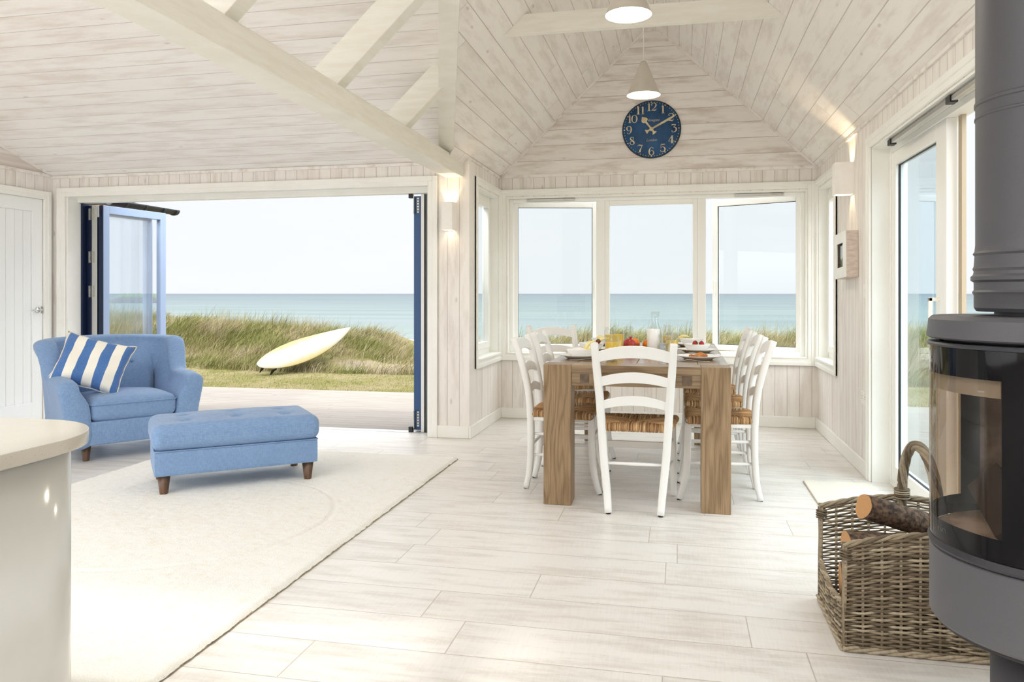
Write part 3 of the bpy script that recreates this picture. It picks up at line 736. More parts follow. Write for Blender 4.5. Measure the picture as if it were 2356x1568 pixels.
strawberry(-.545,5.33,TZ+.073,.017,'strawberry beside the pear in the middle left bowl')
strawberry(.105,5.44,TZ+.062,.019,'left of the two strawberries in the right hand bowl', 1)
strawberry(.150,5.45,TZ+.060,.018,'right of the two strawberries in the right hand bowl, leafy end out', 4)
M_pastry = mottled('baked_pastry', srgb(206,138,70), srgb(150,86,36), 40, .6, bs=.5, bd=.004)
rng = random.Random(5)
def past(q): q = Vector(q); q.z += .006*math.sin(q.x*90+q.y*60)+.004*math.sin(q.y*140); q.x *= 1+.15*math.sin(q.y*70); return q
tag(MB().rbox((0,0,.014),(.052,.026,.012),.01,10,.006,fn=past).build('pastry', M_pastry, loc=(.12,4.87,TZ+.004), rot=(0,-.08,.3)), 'golden brown baked pastry lying on the near right plate', 'pastry')
def tumbler(x, y, label, level, content, r=.042, h=.15, group='tumblers on the dining table'):
    t = thing('drinking_glass', label, 'glass', (x,y,TZ), group=group)
    MB().lathe([(0,.010),(r*.74,.010),(r*.80,.02),(r*.97,h),(r,h),(r*.86,.02),(r*.80,0),(0,0)], 32).build('glass_body', M_glass_clear, t)
    if content:
        c_ = MB().lathe([(0,.0115),(r*.735,.0115),(r*.79,.022),(r*(.79+.17*level),h*level),(0,h*level)], 32).build(content[0], content[1], t)
    return t
M_water = glass('water', (.9,.93,.94), 1.2, 1.33)
M_milk = mat('milk', srgb(250,248,240), .3)
J = ('orange_juice', M_juice)
tumbler(-.396,4.66,'tumbler of orange juice nearest the viewer, seen over the chair back', .74, J, r=.044)
tumbler(-.405,5.23,'second tumbler of orange juice, behind the nearest one', .86, J, r=.044)
tumbler(-.515,5.86,'furthest tumbler of orange juice on the left side', .62, J)
tumbler(-.385,6.03,'empty looking tumbler beside the furthest left orange juice', .5, None)
tumbler(-.081,4.87,'tumbler of water standing right of the white cylinder', .62, ('water', M_water), r=.046)
tumbler(-.045,5.12,'tumbler of orange juice behind the glass of water', .66, J)
tumbler(-.093,6.28,'tumbler at the far end with a little orange juice, right of the carafe', .45, J)
MW = mottled('white_enamel', srgb(250,250,248), srgb(236,234,232), 9, .12)
tag(MB().lathe([(0,0),(.039,0),(.042,.004),(.042,.166),(.040,.17),(.037,.17),(.037,.02),(0,.02)], 40).build('candle_jar', MW, loc=(-.166,5.18,TZ)), 'shiny white cylinder jar standing mid table in front of the carafe', 'jar')
tag(MB().lathe([(0,.008),(.05,.008),(.053,.02),(.053,.10),(.045,.15),(.028,.19),(.026,.215),(.034,.265),(.036,.268),(.029,.212),(.031,.192),(.048,.153),(.056,.10),(.056,.01),(.05,0),(0,0)], 40).build('carafe', M_glass_clear, loc=(-.175,5.79,TZ)), 'clear glass carafe with a narrow neck behind the white jar', 'carafe')
M_slate = mat('dark_slate', srgb(48,46,48), .5)
tag(MB().box(-.17,.17,-.13,.13,0,.009).build('serving_slate', M_slate, loc=(-.28,5.42,TZ), bevel=.002), 'dark serving slate under the fruit in the middle of the table', 'tray')
M_pom = mottled('pomegranate_skin', srgb(168,34,44), srgb(196,72,50), 14, .3); M_or = mottled('orange_peel', srgb(240,140,30), srgb(228,118,18), 60, .4, bs=.3, bd=.001)
pm = MB().lathe([(.0001,-.043),(.02,-.040),(.038,-.024),(.046,0),(.043,.020),(.030,.036),(.014,.042),(.0001,.043)], 28).build('pomegranate', M_pom, loc=(-.334,5.36,TZ+.009+.043), rot=(.1,.15,0)); tag(pm, 'dark red pomegranate in the fruit group on the slate', 'fruit')
MB().lathe([(.009,.040),(.008,.048),(.011,.056),(.008,.055),(.006,.048),(.0,.046)], 12).build('crown', M_pom, pm)
def orange(x, y, label):
    o = MB().lathe([(.0001,-.042)]+[(.044*math.cos(a), .042*math.sin(a)) for a in np.linspace(-1.4,1.4,14)]+[(.0001,.042)], 28).build('orange', M_or, loc=(x,y,TZ+.009+.042)); tag(o, label, 'fruit', 'oranges on the slate')
    MB().lathe([(0,.0425),(.003,.044),(.0,.045)], 8).build('stem_end', M_stem, o)
orange(-.312,5.48,'orange half hidden behind the pomegranate'); orange(-.205,5.42,'orange between the pomegranate and the white jar')
def cutlery(kind, x, y, rz, label, group):
    mb = MB()
    if kind == 'fork':
        pts = bez([(-.10,0,.004),(-.04,0,.006),(.02,0,.012),(.05,0,.006),(.07,0,.008)], 4)
        mb.sweep(pts, rect_prof(.004,.0012), scales=[(1.3 if i < 5 else .8, 1) for i in range(len(pts))])
        for k in range(4): mb.sweep(bez([(.065,(k-1.5)*.0055,.008),(.08,(k-1.5)*.006,.008),(.10,(k-1.5)*.006,.02)],3), rect_prof(.0013,.0009))
        mb.box(.05,.068,-.011,.011,.0065,.0085)
    else:
        mb.sweep([(-.11,0,.005),(-.01,0,.005),(0,0,.005)], rect_prof(.0065,.003)); mb.box(0,.11,-.009,.006,.0042,.0056)
    o = mb.build(kind, M_steel, loc=(x,y,TZ), rot=(0,0,rz)); return tag(o, label, kind, group)
cutlery('fork', -.545, 4.635, .05, 'fork lying before the nearest left plate', 'forks on the table')
cutlery('fork', .075, 4.70, PI-.12, 'fork lying before the pastry plate, tines to the left', 'forks on the table')
cutlery('fork', -.60, 5.24, .05, 'fork between the two nearer left plates', 'forks on the table')
cutlery('fork', .10, 5.28, PI-.1, 'fork between the two nearer right plates', 'forks on the table')
cutlery('knife', .13, 5.06, .02, 'knife beyond the pastry plate on the right side', 'knives on the table')
cutlery('knife', .13, 5.64, .02, 'knife beyond the strawberry bowl on the right side', 'knives on the table')
M_nap = fabric('white_napkin_linen', srgb(250,250,250), srgb(240,240,240))
def napkin(x, y, rz, label):
    mb = MB(); n = 10; 
    vs = [(-.07+.14*i/n, -.05+.10*j/n, .004+.004*math.sin(i*1.1+j*.7)+.003*math.sin(j*1.7)) for i in range(n+1) for j in range(n+1)]
    fs = [(i*(n+1)+j,(i+1)*(n+1)+j,(i+1)*(n+1)+j+1,i*(n+1)+j+1) for i in range(n) for j in range(n)]
    mb.add(vs, fs, 0, True); o = mb.build('napkin', M_nap, loc=(x,y,TZ+.001), rot=(0,0,rz)); sd_ = o.modifiers.new('solid','SOLIDIFY'); sd_.thickness = .003
    return tag(o, label, 'napkin', 'white napkins beside the plates')
napkin(-.66, 5.13, .2, 'folded white napkin by the left table edge between two bowls'); napkin(.20, 5.17, -.1, 'white napkin by the right table edge between two plates')

# ------------------------------------------------------------------ pendant lamps, sconces
M_shade = mottled('white_lamp_shade', srgb(206,199,187), srgb(200,193,181), 8, .55)
M_shade_in = mat('white_lamp_lining', srgb(255,252,244), .6)
M_bulb = mat('lit_bulb', (1,1,1), .5); bsdf(M_bulb).inputs['Emission Color'].default_value = (1,.93,.8,1); bsdf(M_bulb).inputs['Emission Strength'].default_value = 22
def pendant(x, y, z, label):
    t = thing('pendant_lamp', label, 'lamp', (x,y,z), group='conical pendant lamps over the table')
    MB().lathe([(.117,0),(.024,.225),(.018,.236),(0.0,.24)], 48).build('lamp_shade', M_shade, t)
    MB().lathe([(.117,0),(.1155,0),(.0235,.222),(0.0,.230)], 48).build('shade_lining', M_shade_in, t)
    MB().lathe([(0,.055),(.02,.06),(.032,.08),(.034,.10),(.024,.125),(.014,.14),(.014,.2),(0,.2)], 24).build('bulb', M_bulb, t)
    ztop = zd(RX-.08)-z
    MB().tube([(0,0,.235),(0,0,ztop)], .0035, 8).build('cord', M_white, t)
    MB().lathe([(0,ztop),(.045,ztop),(.045,ztop-.02),(0,ztop-.022)], 24).build('ceiling_rose', M_white, t)
    ld = bpy.data.lights.new('lamp_glow', 'POINT'); ld.energy = 16; ld.color = (1,.90,.74); ld.shadow_soft_size = .035
    lo = bpy.data.objects.new('lamp_glow', ld); COL.objects.link(lo); lo.parent = t; lo.location = (0,0,.03)
pendant(-.245, 5.50, 2.59, 'small white conical pendant lamp hanging in front of the wall clock')
pendant(-.25, 3.93, 2.60, 'white conical pendant lamp cut by the top edge of the picture')
M_plaster = mottled('white_plaster', srgb(250,247,243), srgb(247,244,239), 30, .7)
def sconce(name, label, x0, x1, y0, y1, z0, z1, bevel_side, upe, dne, axis):
    t = thing(name, label, 'wall light', ((x0+x1)/2,(y0+y1)/2,z0), group='white wall lights washing up and down')
    hx_, hy_, h = (x1-x0)/2, (y1-y0)/2, z1-z0; th = .006
    mb = MB(); mb.box(-hx_,hx_,-hy_,-hy_+th,0,h); mb.box(-hx_,hx_,hy_-th,hy_,0,h); mb.box(-hx_,-hx_+th,-hy_+th,hy_-th,0,h); mb.box(hx_-th,hx_,-hy_+th,hy_-th,0,h)
    mb.build('lamp_body', M_plaster, t, bevel=.0015)
    MB().box(-hx_+th,hx_-th,-hy_+th,hy_-th,h*.45,h*.55).lathe([(0,-.004),(.018,-.004),(.018,.014),(0,.014)],16,(0,0,h*.5)).build('lamp_holder', M_bulb2, t)
    for (e, zz, rot) in ((upe, h*.60, (PI,0,0)), (dne, h*.40, (0,0,0))):
        ld = bpy.data.lights.new('lamp_glow', 'SPOT'); ld.energy = e; ld.color = (1,.76,.48); ld.spot_size = math.radians(95); ld.spot_blend = .6; ld.shadow_soft_size = .015
        lo = bpy.data.objects.new('lamp_glow', ld); COL.objects.link(lo); lo.parent = t; lo.location = (0,0,zz); lo.rotation_euler = rot
M_bulb2 = mat('lit_lamp', (1,1,1), .5); bsdf(M_bulb2).inputs['Emission Color'].default_value = (1,.82,.6,1); bsdf(M_bulb2).inputs['Emission Strength'].default_value = 3
sconce('wall_light', 'white box wall light on the narrow wall beside the folding doors', -1.905, -1.812, 6.07, YL, 1.722, 1.953, 1, 3.8, 1.2, 'y')
sconce('wall_light', 'white box wall light above the picture frame on the right wall', 1.075, XR, 5.82, 5.93, 1.90, 2.126, 1, 4.6, 1.8, 'x')

# ------------------------------------------------------------------ clock on the gable
ck = thing('wall_clock', 'round blue wall clock with cream numerals on the gable', 'clock', (RX-.002, YB, 2.722))
R = .267
M_face = mottled('worn_blue_enamel', srgb(38,88,136), srgb(30,70,112), 7, .5)
M_cream = mottled('cream_paint', srgb(226,212,178), srgb(196,180,146), 25, .6)
def ring_y(prof, k=72):   # lathe about the -y axis
    mb = MB().lathe(prof, k); mb.v = [(v[0], -v[2], v[1]) for v in mb.v]; return mb
ring_y([(0,.001),(R,.001),(R+.002,.012),(R-.003,.022),(0,.022)]).build('clock_case', mat('black_worn_rim', srgb(34,32,34), .5), ck)
ring_y([(0,.0235),(R-.006,.0235),(R-.006,.020)]).build('clock_face', M_face, ck)
FYc = -.0238
def stroke(mb, pts, w, y=FYc, n=6, org=(0,0), s=1.0, th=.0008):
    """flat brush stroke in the xz plane; pts with per point width"""
    P = bez([(p[0],0,p[1]) for p in pts], n) if len(pts) > 2 else [Vector((p[0],0,p[1])) for p in pts]
    m_ = len(P); W_ = []
    for i in range(m_):
        f = i/(m_-1)*(len(w)-1); a = int(min(f, len(w)-2)); W_.append(w[a]+(w[a+1]-w[a])*(f-a))
    vs = []
    for i, p in enumerate(P):
        t_ = (P[min(i+1,m_-1)]-P[max(i-1,0)]).normalized(); nn = Vector((-t_.z,0,t_.x))*W_[i]/2
        for q in (p+nn, p-nn): vs.append((org[0]+q.x*s, y-th, org[1]+q.z*s))
    mb.add(vs, [(2*i,2*i+1,2*i+3,2*i+2) for i in range(m_-1)])
def dot(mb, x, z, r, y=FYc, k=12): mb.add([(x+r*math.cos(2*PI*i/k), y-.0008, z+r*math.sin(2*PI*i/k)) for i in range(k)], [tuple(range(k))])
TH, TN = .20, .045
DG = {
 '0': [([(.32,1.0),(.08,.85),(0,.5),(.08,.15),(.32,0),(.56,.15),(.64,.5),(.56,.85),(.32,1.0)], [TN,.12,TH,.12,TN,.12,TH,.12,TN])],
 '1': [([(.30,.98),(.30,.02)],[TH,TH]), ([(.10,.86),(.22,.94),(.30,1.0)],[TN,TN,.1]), ([(.08,.02),(.52,.02)],[.045,.045])],
 '2': [([(.10,.70),(.04,.82),(.14,.96),(.34,1.0),(.56,.92),(.62,.72),(.50,.48),(.26,.26),(.04,.06)], [.04,.10,.06,TN,.12,.18,.12,.06,.05]), ([(.02,.05),(.22,.10),(.44,.06),(.62,.16),(.66,.30)], [.05,.13,.15,.06,.03]), ([(.10,.74),(.12,.72),(.14,.70)],[.1,.13,.08])],
 '3': [([(.04,.96),(.56,.97)],[.12,.05]), ([(.56,.97),(.26,.62)],[.04,.05]), ([(.26,.62),(.50,.58),(.62,.36),(.52,.10),(.28,.0),(.08,.08),(.06,.22)], [.05,.10,.20,.13,.05,.07,.13]), ([(.04,.96),(.04,.82)],[.03,.03])],
 '4': [([(.46,1.0),(.46,.02)],[TH,TH]), ([(.44,1.0),(.0,.28)],[.05,.045]), ([(.0,.28),(.70,.28)],[.05,.05]), ([(.28,.02),(.64,.02)],[.045,.045]), ([(.70,.20),(.70,.38)],[.04,.04])],
 '5': [([(.12,.94),(.60,.95)],[.15,.13]), ([(.12,.98),(.08,.52)],[.05,.04]), ([(.08,.52),(.30,.64),(.54,.52),(.62,.30),(.50,.08),(.26,.0),(.08,.08),(.06,.20)], [.04,.06,.14,.20,.12,.05,.07,.12])],
 '6': [([(.54,.84),(.46,.97),(.30,1.0),(.10,.78),(.02,.42),(.10,.10),(.32,.0),(.54,.10),(.60,.30),(.50,.54),(.30,.60),(.10,.42)], [.12,.05,.05,.12,TH,.12,.05,.12,.17,.08,.04,.04])],
 '7': [([(.02,.92),(.22,.98),(.44,.92),(.62,.98)],[.06,.14,.12,.05]), ([(.62,.98),(.44,.60),(.30,.30),(.26,.02)],[.04,.08,.17,.2]), ([(.02,.98),(.02,.78)],[.03,.03])],
 '8': [([(.32,1.0),(.14,.94),(.10,.76),(.30,.56),(.52,.38),(.56,.16),(.32,0),(.08,.14),(.08,.34),(.32,.54),(.52,.74),(.50,.92),(.32,1.0)], [.05,.08,.14,.16,.18,.14,.05,.10,.08,.05,.05,.06,.05])],
 '9': [([(.08,.16),(.16,.03),(.32,.0),(.52,.22),(.60,.58),(.52,.90),(.30,1.0),(.08,.90),(.02,.70),(.12,.46),(.32,.40),(.52,.58)], [.12,.05,.05,.12,TH,.12,.05,.12,.17,.08,.04,.04])],
}
S = .071; RN = R*.765
for hnum in range(1, 13):
    num = MB()
    a = PI/2-hnum*PI/6; cx, cz = RN*math.cos(a), RN*math.sin(a); ds = str(hnum); adv = [.58 if d == '1' else .70 for d in ds]; tot = sum(adv)
    x = -tot/2+.03
    for d, ad_ in zip(ds, adv):
        for pts, ws in DG[d]: stroke(num, pts, ws, org=(cx+x*S, cz-S*.5), s=S)
        x += ad_
    num.build('numeral', M_cream, ck)
md = MB()
for i in range(60):
    a = i*PI/30; dot(md, (R-.018)*math.cos(a), (R-.018)*math.sin(a), .0062 if i % 5 == 0 else .0038)
md.build('minute_dots', M_cream, ck)
rst = MB()
for (aa, rr, q) in ((-2.10,R-.013,.011),(-1.93,R-.008,.010),(.95,R-.009,.012),(1.08,R-.006,.009),(2.15,R-.008,.009),(2.0,R-.008,.007),(2.35,R-.006,.006),(-.95,R-.006,.006)):
    k = 9; rst.add([(rr*math.cos(aa)+q*random.uniform(.6,1.1)*math.cos(2*PI*i/k), FYc-.0012, rr*math.sin(aa)+q*random.uniform(.6,1.1)*math.sin(2*PI*i/k)) for i in range(k)], [tuple(range(k))])
rst.build('chipped_enamel', mat('bare_dark_metal', srgb(30,24,22), .6), ck)
def word(text, z, size, x=.012):
    cu = bpy.data.curves.new('word', 'FONT'); cu.body = text; cu.size = size; cu.shear = .45; cu.align_x = 'CENTER'; cu.extrude = .0004; cu.offset = -.0004; cu.space_character = .92; cu.resolution_u = 3
    to = bpy.data.objects.new('word', cu); COL.objects.link(to)
    dg = bpy.context.evaluated_depsgraph_get(); me = bpy.data.meshes.new_from_object(to.evaluated_get(dg)); bpy.data.objects.remove(to)
    o = bpy.data.objects.new('lettering', me); COL.objects.link(o); me.materials.clear(); me.materials.append(M_cream); o.parent = ck; o.location = (x, FYc-.0010, z); o.rotation_euler = (PI/2,0,0)
word('Newgate', .072, .036); word('London', -.112, .034, 0)
def hand(name, ang, L_, tail, w0, w1, y, spade=False):
    mb = MB(); d = Vector((math.cos(ang),0,math.sin(ang))); n_ = Vector((-d.z,0,d.x))
    def pp(l): return [tuple(d*a+n_*b+Vector((0,y,0))) for a, b in l]
    if spade: out_ = [(0,w0),(L_*.55,w1),(L_*.60,w1*2.3),(L_*.70,w1*3.6),(L_*.80,w1*3.1),(L_,0),(L_*.80,-w1*3.1),(L_*.70,-w1*3.6),(L_*.60,-w1*2.3),(L_*.55,-w1),(0,-w0)]
    else: out_ = [(0,w0),(L_*.15,w0*1.3),(L_*.75,w1*1.25),(L_,0),(L_*.75,-w1*1.25),(L_*.15,-w0*1.3),(0,-w0)]
    mb.prism(pp(out_)[::-1], (0,-.002,0)); mb.prism(pp([(0,-w0),(-tail*.6,-w0*1.2),(-tail,-w0*3.4),(-tail*1.06,0),(-tail,w0*3.4),(-tail*.6,w0*1.2),(0,w0)])[::-1], (0,-.002,0))
    mb.build(name, M_cream, ck)
hand('hour_hand', math.radians(127), .145, .05, .007, .0085, -.030, True)
hand('minute_hand', math.radians(28), .26, .055, .0065, .0085, -.034)
ring_y([(0,.041),(.017,.040),(.019,.026)], 24).build('hub', M_cream, ck)

# ------------------------------------------------------------------ picture frame, switch, socket
pf = thing('picture_frame', 'deep whitewashed box frame with a small photo on the right wall', 'picture frame', (XR, 5.865, 1.31))
M_pf = mottled('limed_wood', srgb(222,208,196), srgb(200,184,172), 8, .6, sc=(2,2,10)); D_ = .078; wy = .19; hh = .32
mb = MB()
for (a,b,c0,c1) in ((-wy,-wy+.012,0,hh),(wy-.012,wy,0,hh),(-wy+.012,wy-.012,0,.012),(-wy+.012,wy-.012,hh-.012,hh)): mb.box(-D_,-.002,a,b,c0,c1)
mb.build('frame_sides', M_pf, pf)
mb = MB(); q = .105
for (a,b,c0,c1) in ((-wy,-q,0,hh),(q,wy,0,hh),(-q,q,0,.075),(-q,q,hh-.075,hh)): mb.box(-D_-.008,-D_,a,b,c0,c1)
mb.build('mount_face', M_white2, pf, bevel=.001)
MB().box(-.045,-.040,-wy+.012,wy-.012,.012,hh-.012).build('backing_board', mottled('dark_linen_mount', srgb(196,184,172), srgb(170,158,148), 60, .8), pf)
M_ph = mat('seaside_photo', (.3,.3,.3), .4); t = M_ph.node_tree
sz_ = N(t,'SeparateXYZ'); L(t, N(t,'TexCoord').outputs['Object'], sz_.inputs[0])
L(t, mixc(t, maprange(t, math_n(t,'ADD',sz_.outputs[2],math_n(t,'MULTIPLY',noise(t,30,5),.05)), .155,.175,0,1), mixc(t, maprange(t, noise(t,90,5),.4,.6,0,1), srgb(60,70,50), srgb(120,126,90)), srgb(206,220,226)), bsdf(M_ph).inputs['Base Color'])
MB().box(-.064,-.060,-.085,.085,.085,hh-.085).build('photo', M_ph, pf)
pf.rotation_euler = (-.03,0,0)
sw = thing('light_switch', 'white light switch plate on the right wall beside the glazed door', 'switch', (XR, 5.455, 1.175))
MB().box(-.008,0,-.042,.042,0,.088).build('switch_plate', M_white, sw, bevel=.002)
MB().obox((-.010,0,.040),(.004,0,.0012),(0,.009,0),(-.001,0,.014)).build('rocker', M_white, sw, bevel=.001)
so = thing('power_socket', 'white double power socket low on the right wall', 'socket', (XR, 5.50, .465))
MB().box(-.008,0,-.072,.072,0,.088).build('socket_plate', M_white, so, bevel=.002)
for yy in (-.038,.038):
    mb = MB(); mb.box(-.009,-.0078,yy-.002,yy+.002,.050,.058); mb.box(-.009,-.0078,yy-.012,yy-.006,.036,.039); mb.box(-.009,-.0078,yy+.006,yy+.012,.036,.039); mb.build('socket_slots', M_black, so)
    MB().box(-.011,-.008,yy-.006,yy+.006,.066,.078).build('rocker', M_white, so)

# ------------------------------------------------------------------ armchair
def closed_smooth(pts, n=4):
    P = [Vector((a,b,0)) for a,b in pts]; m_ = len(P); o = []
    for i in range(m_):
        a,b,c_,d = P[(i-1)%m_],P[i],P[(i+1)%m_],P[(i+2)%m_]
        for k in range(n):
            s = k/n; q = .5*((2*b)+(c_-a)*s+(2*a-5*b+4*c_-d)*s*s+(3*b-a-3*c_+d)*s**3); o.append((q.x,q.y))
    return o
def smooth(a, b, x): t_ = max(0,min(1,(x-a)/(b-a))); return t_*t_*(3-2*t_)
AW, AD = .915, .74
ac = thing('armchair', 'wide light blue upholstered armchair with a buttoned back by the folding doors', 'armchair', (-4.165, 4.60, 0), math.radians(55))
def ac_sec(px, py, ox, oy, H, t, b, f, z0=.115, shrink=1.0, fwd=0.0):
    pr = [(0,z0),(.004,.28),(f*.45,H-.20),(f,H-.07),(f-.012,H-.020),(f-t*.5,H),(f-t+.012,H-.018),(f-t-.004,H-.075),(-(b*.80+(t-f)*.2),H*.5+.12),(-b,.30),(-b,z0)]
    pr = closed_smooth(pr, 3)
    cx = -b*.5; cz = (H+z0)/2
    return [(px+ox*(cx+(a-cx)*shrink), py+oy*(cx+(a-cx)*shrink)+fwd, cz+(z-cz)*shrink) for a, z in pr]
secs = []
rc = .16
path = []
for y in np.linspace(.035, AD-rc, 16): path.append((0, y, -1, 0))
for a in np.linspace(PI, PI/2, 9)[1:-1]: path.append((rc+rc*math.cos(a), AD-rc+rc*math.sin(a), math.cos(a), math.sin(a)))
for x in np.linspace(rc, AW-rc, 14): path.append((x, AD, 0, 1))
for a in np.linspace(PI/2, 0, 9)[1:-1]: path.append((AW-rc+rc*math.cos(a), AD-rc+rc*math.sin(a), math.cos(a), math.sin(a)))
for y in np.linspace(AD-rc, .035, 16): path.append((AW, y, 1, 0))
for i, (x, y, ox, oy) in enumerate(path):
    w = smooth(.36, .56, y)
    H = .600-.02*smooth(.2,.0,y) + (.255+.018*math.sin(PI*min(1,max(0,x/AW))))*w
    secs.append(ac_sec(x, y, ox, oy, H, .135+.01*w, .165+.06*w*(abs(oy)), .045+.035*w))
def endcap(s, fr):
    x, y, ox, oy = s; H = .58
    return [ac_sec(x, y, ox, oy, H, .135, .165, .045, shrink=k, fwd=f) for k, f in fr]
secs = endcap(path[0], ((.0,-.040),(.6,-.038),(.88,-.030),(.965,-.016))) + secs + endcap(path[-1], ((.965,-.016),(.88,-.030),(.6,-.038),(.0,-.040)))
mb = MB(); k = len(secs[0]); vs = [p for s in secs for p in s]
mb.add(vs, [(i*k+j, i*k+(j+1)%k, (i+1)*k+(j+1)%k, (i+1)*k+j) for i in range(len(secs)-1) for j in range(k)], 0, True)
mb.build('upholstered_shell', M_blue, ac)
MB().box(.15, AW-.15, .005, AD-.1, .118, .285).build('seat_rail', M_blue, ac, bevel=.012, seg=3)
MB().rbox((AW/2,.285,.362),(AW/2-.158,.285,.082),.055,16,.035).build('seat_cushion', M_blue, ac)
pip = MB()
def loop(z, hx_, hy_, cx, cy, r=.05, n=6):
    o = []
    for (sx, sy, a) in ((1,1,0),(-1,1,1),(-1,-1,2),(1,-1,3)):
        for q in range(n+1):
            an = (a+q/n)*PI/2; o.append((cx+sx*(hx_-r)+r*math.cos(an), cy+sy*(hy_-r)+r*math.sin(an), z))
    o.append(o[0]); return o
pip.tube(loop(.405, AW/2-.156, .287, AW/2, .285), .0045, 6); pip.build('piping', M_blue, ac)
for fx in (.36, .66):
    o = MB().lathe([(0,.006),(.010,.005),(.014,0),(.014,-.004)], 16).build('button', M_blue, ac, loc=(AW*fx, AD-.155, .665), rot=(PI/2+.15,0,0))
for (x, y) in ((.15,.10),(AW-.12,.09),(.12,AD-.12),(AW-.12,AD-.12)):
    MB().lathe([(0,0),(.019,0),(.021,.004),(.034,.118),(0,.12)], 24).build('leg', M_darkwood, ac, loc=(x,y,0))
# cushion with stripes
M_str = fabric('striped_cotton', (1,1,1), (.9,.9,.9)); t = M_str.node_tree
sx_ = N(t,'SeparateXYZ'); L(t, N(t,'TexCoord').outputs['Object'], sx_.inputs[0])
wob = math_n(t,'ADD', sx_.outputs[0], math_n(t,'MULTIPLY', math_n(t,'SUBTRACT', noise(t,6,2), .5), .02))
fr_ = math_n(t,'FRACT', math_n(t,'DIVIDE', math_n(t,'ADD', wob, 1.0+.034+.034), .136))
L(t, mixc(t, maprange(t, math_n(t,'ABSOLUTE', math_n(t,'SUBTRACT', fr_, .5)), .243, .257, 0, 1), mixc(t, noise(t,120,3), srgb(96,138,196), srgb(64,104,168)), srgb(248,244,232)), bsdf(M_str).inputs['Base Color'])
pw = thing('cushion', 'blue and white striped scatter cushion propped in the armchair corner', 'cushion', (-4.285, 4.985, .675))
pw.rotation_euler = Matrix.Rotation(math.radians(38), 3, 'Z').to_4x4().to_3x3().to_euler()
RM = Matrix.Rotation(math.radians(33), 4, 'Z') @ Matrix.Rotation(math.radians(-24), 4, 'X') @ Matrix.Rotation(math.radians(17), 4, 'Y')
pw.rotation_euler = RM.to_euler()
n = 30; vs = []; fs = []; HW, HH = .245, .205
for sgn in (-1, 1):
    for i in range(n+1):
        for j in range(n+1):
            u, v = -1+2*i/n, -1+2*j/n
            pin = 1-.10*(1-v*v)*abs(u)**3; pin2 = 1-.12*(1-u*u)*abs(v)**3
            th = .085*((1-u**4)*(1-v**4))**.55*(1+.10*math.sin(7*u+3*v)+.07*math.sin(9*v-4*u))
            vs.append((HW*u*pin, sgn*th, HH*v*pin2))
o0 = (n+1)**2
for i in range(n):
    for j in range(n):
        a = i*(n+1)+j; fs.append((a,a+n+1,a+n+2,a+1)); fs.append((o0+a,o0+a+1,o0+a+n+2,o0+a+n+1))
MB().add(vs, fs, 0, True).build('cushion_cover', M_str, pw, weld=True)
bd = [vs[i*(n+1)] for i in range(n+1)]+[vs[n*(n+1)+j] for j in range(1,n+1)]+[vs[i*(n+1)+n] for i in range(n-1,-1,-1)]+[vs[j] for j in range(n-1,-1,-1)]
lab(MB().tube([(p[0]*1.006,0+.006*math.sin(k_*.9),p[2]*1.006) for k_, p in enumerate(bd)], .0048, 6, up=(0,1,0)).build('piping', fabric('cream_piping', srgb(240,236,226), srgb(220,214,200)), pw), 'cream piping round the cushion edge')

# ------------------------------------------------------------------ footstool
ot = thing('footstool', 'long light blue buttoned footstool on dark tapered legs standing on the rug', 'footstool', (-2.98, 3.95, .024), math.radians(39.5))
OL, OD = .95, .52
MB().rbox((OL/2,OD/2,.178),(OL/2,OD/2,.074),.012,8).build('upholstered_base', M_blue, ot)
btn = [(OL*(.19+.31*i), OD*(.30+.40*j)) for i in range(3) for j in range(2)]
def tuft(q):
    q = Vector(q)
    if q.z > 0:
        d = 0
        for (bx_, by_) in btn:
            r2 = (q.x+OL/2-bx_)**2+(q.y+OD/2-by_)**2; d += .024*math.exp(-r2/.0009)+.010*math.exp(-r2/.007)
        q.z -= d
    return q
MB().rbox((OL/2,OD/2,.327),(OL/2+.014,OD/2+.014,.078),.058,90,.022,fn=tuft,even=.6).build('tufted_cushion', M_blue, ot)
for (bx_, by_) in btn:
    MB().lathe([(0,.005),(.009,.004),(.012,0),(.012,-.01)], 14).build('button', M_blue, ot, loc=(bx_,by_,.327+.078+.022*(1-((bx_-OL/2)/(OL/2))**2)*(1-((by_-OD/2)/(OD/2))**2)-.022))
MB().tube(loop(.2515, OL/2-.001, OD/2-.001, OL/2, OD/2, .014), .004, 6).build('piping', M_blue, ot)
for (x, y) in ((.055,.05),(OL-.055,.05),(.055,OD-.05),(OL-.055,OD-.05)):
    MB().lathe([(0,-.012),(.021,-.012),(.023,-.006),(.036,.104),(0,.105)], 24).build('leg', M_darkwood, ot, loc=(x,y,0))

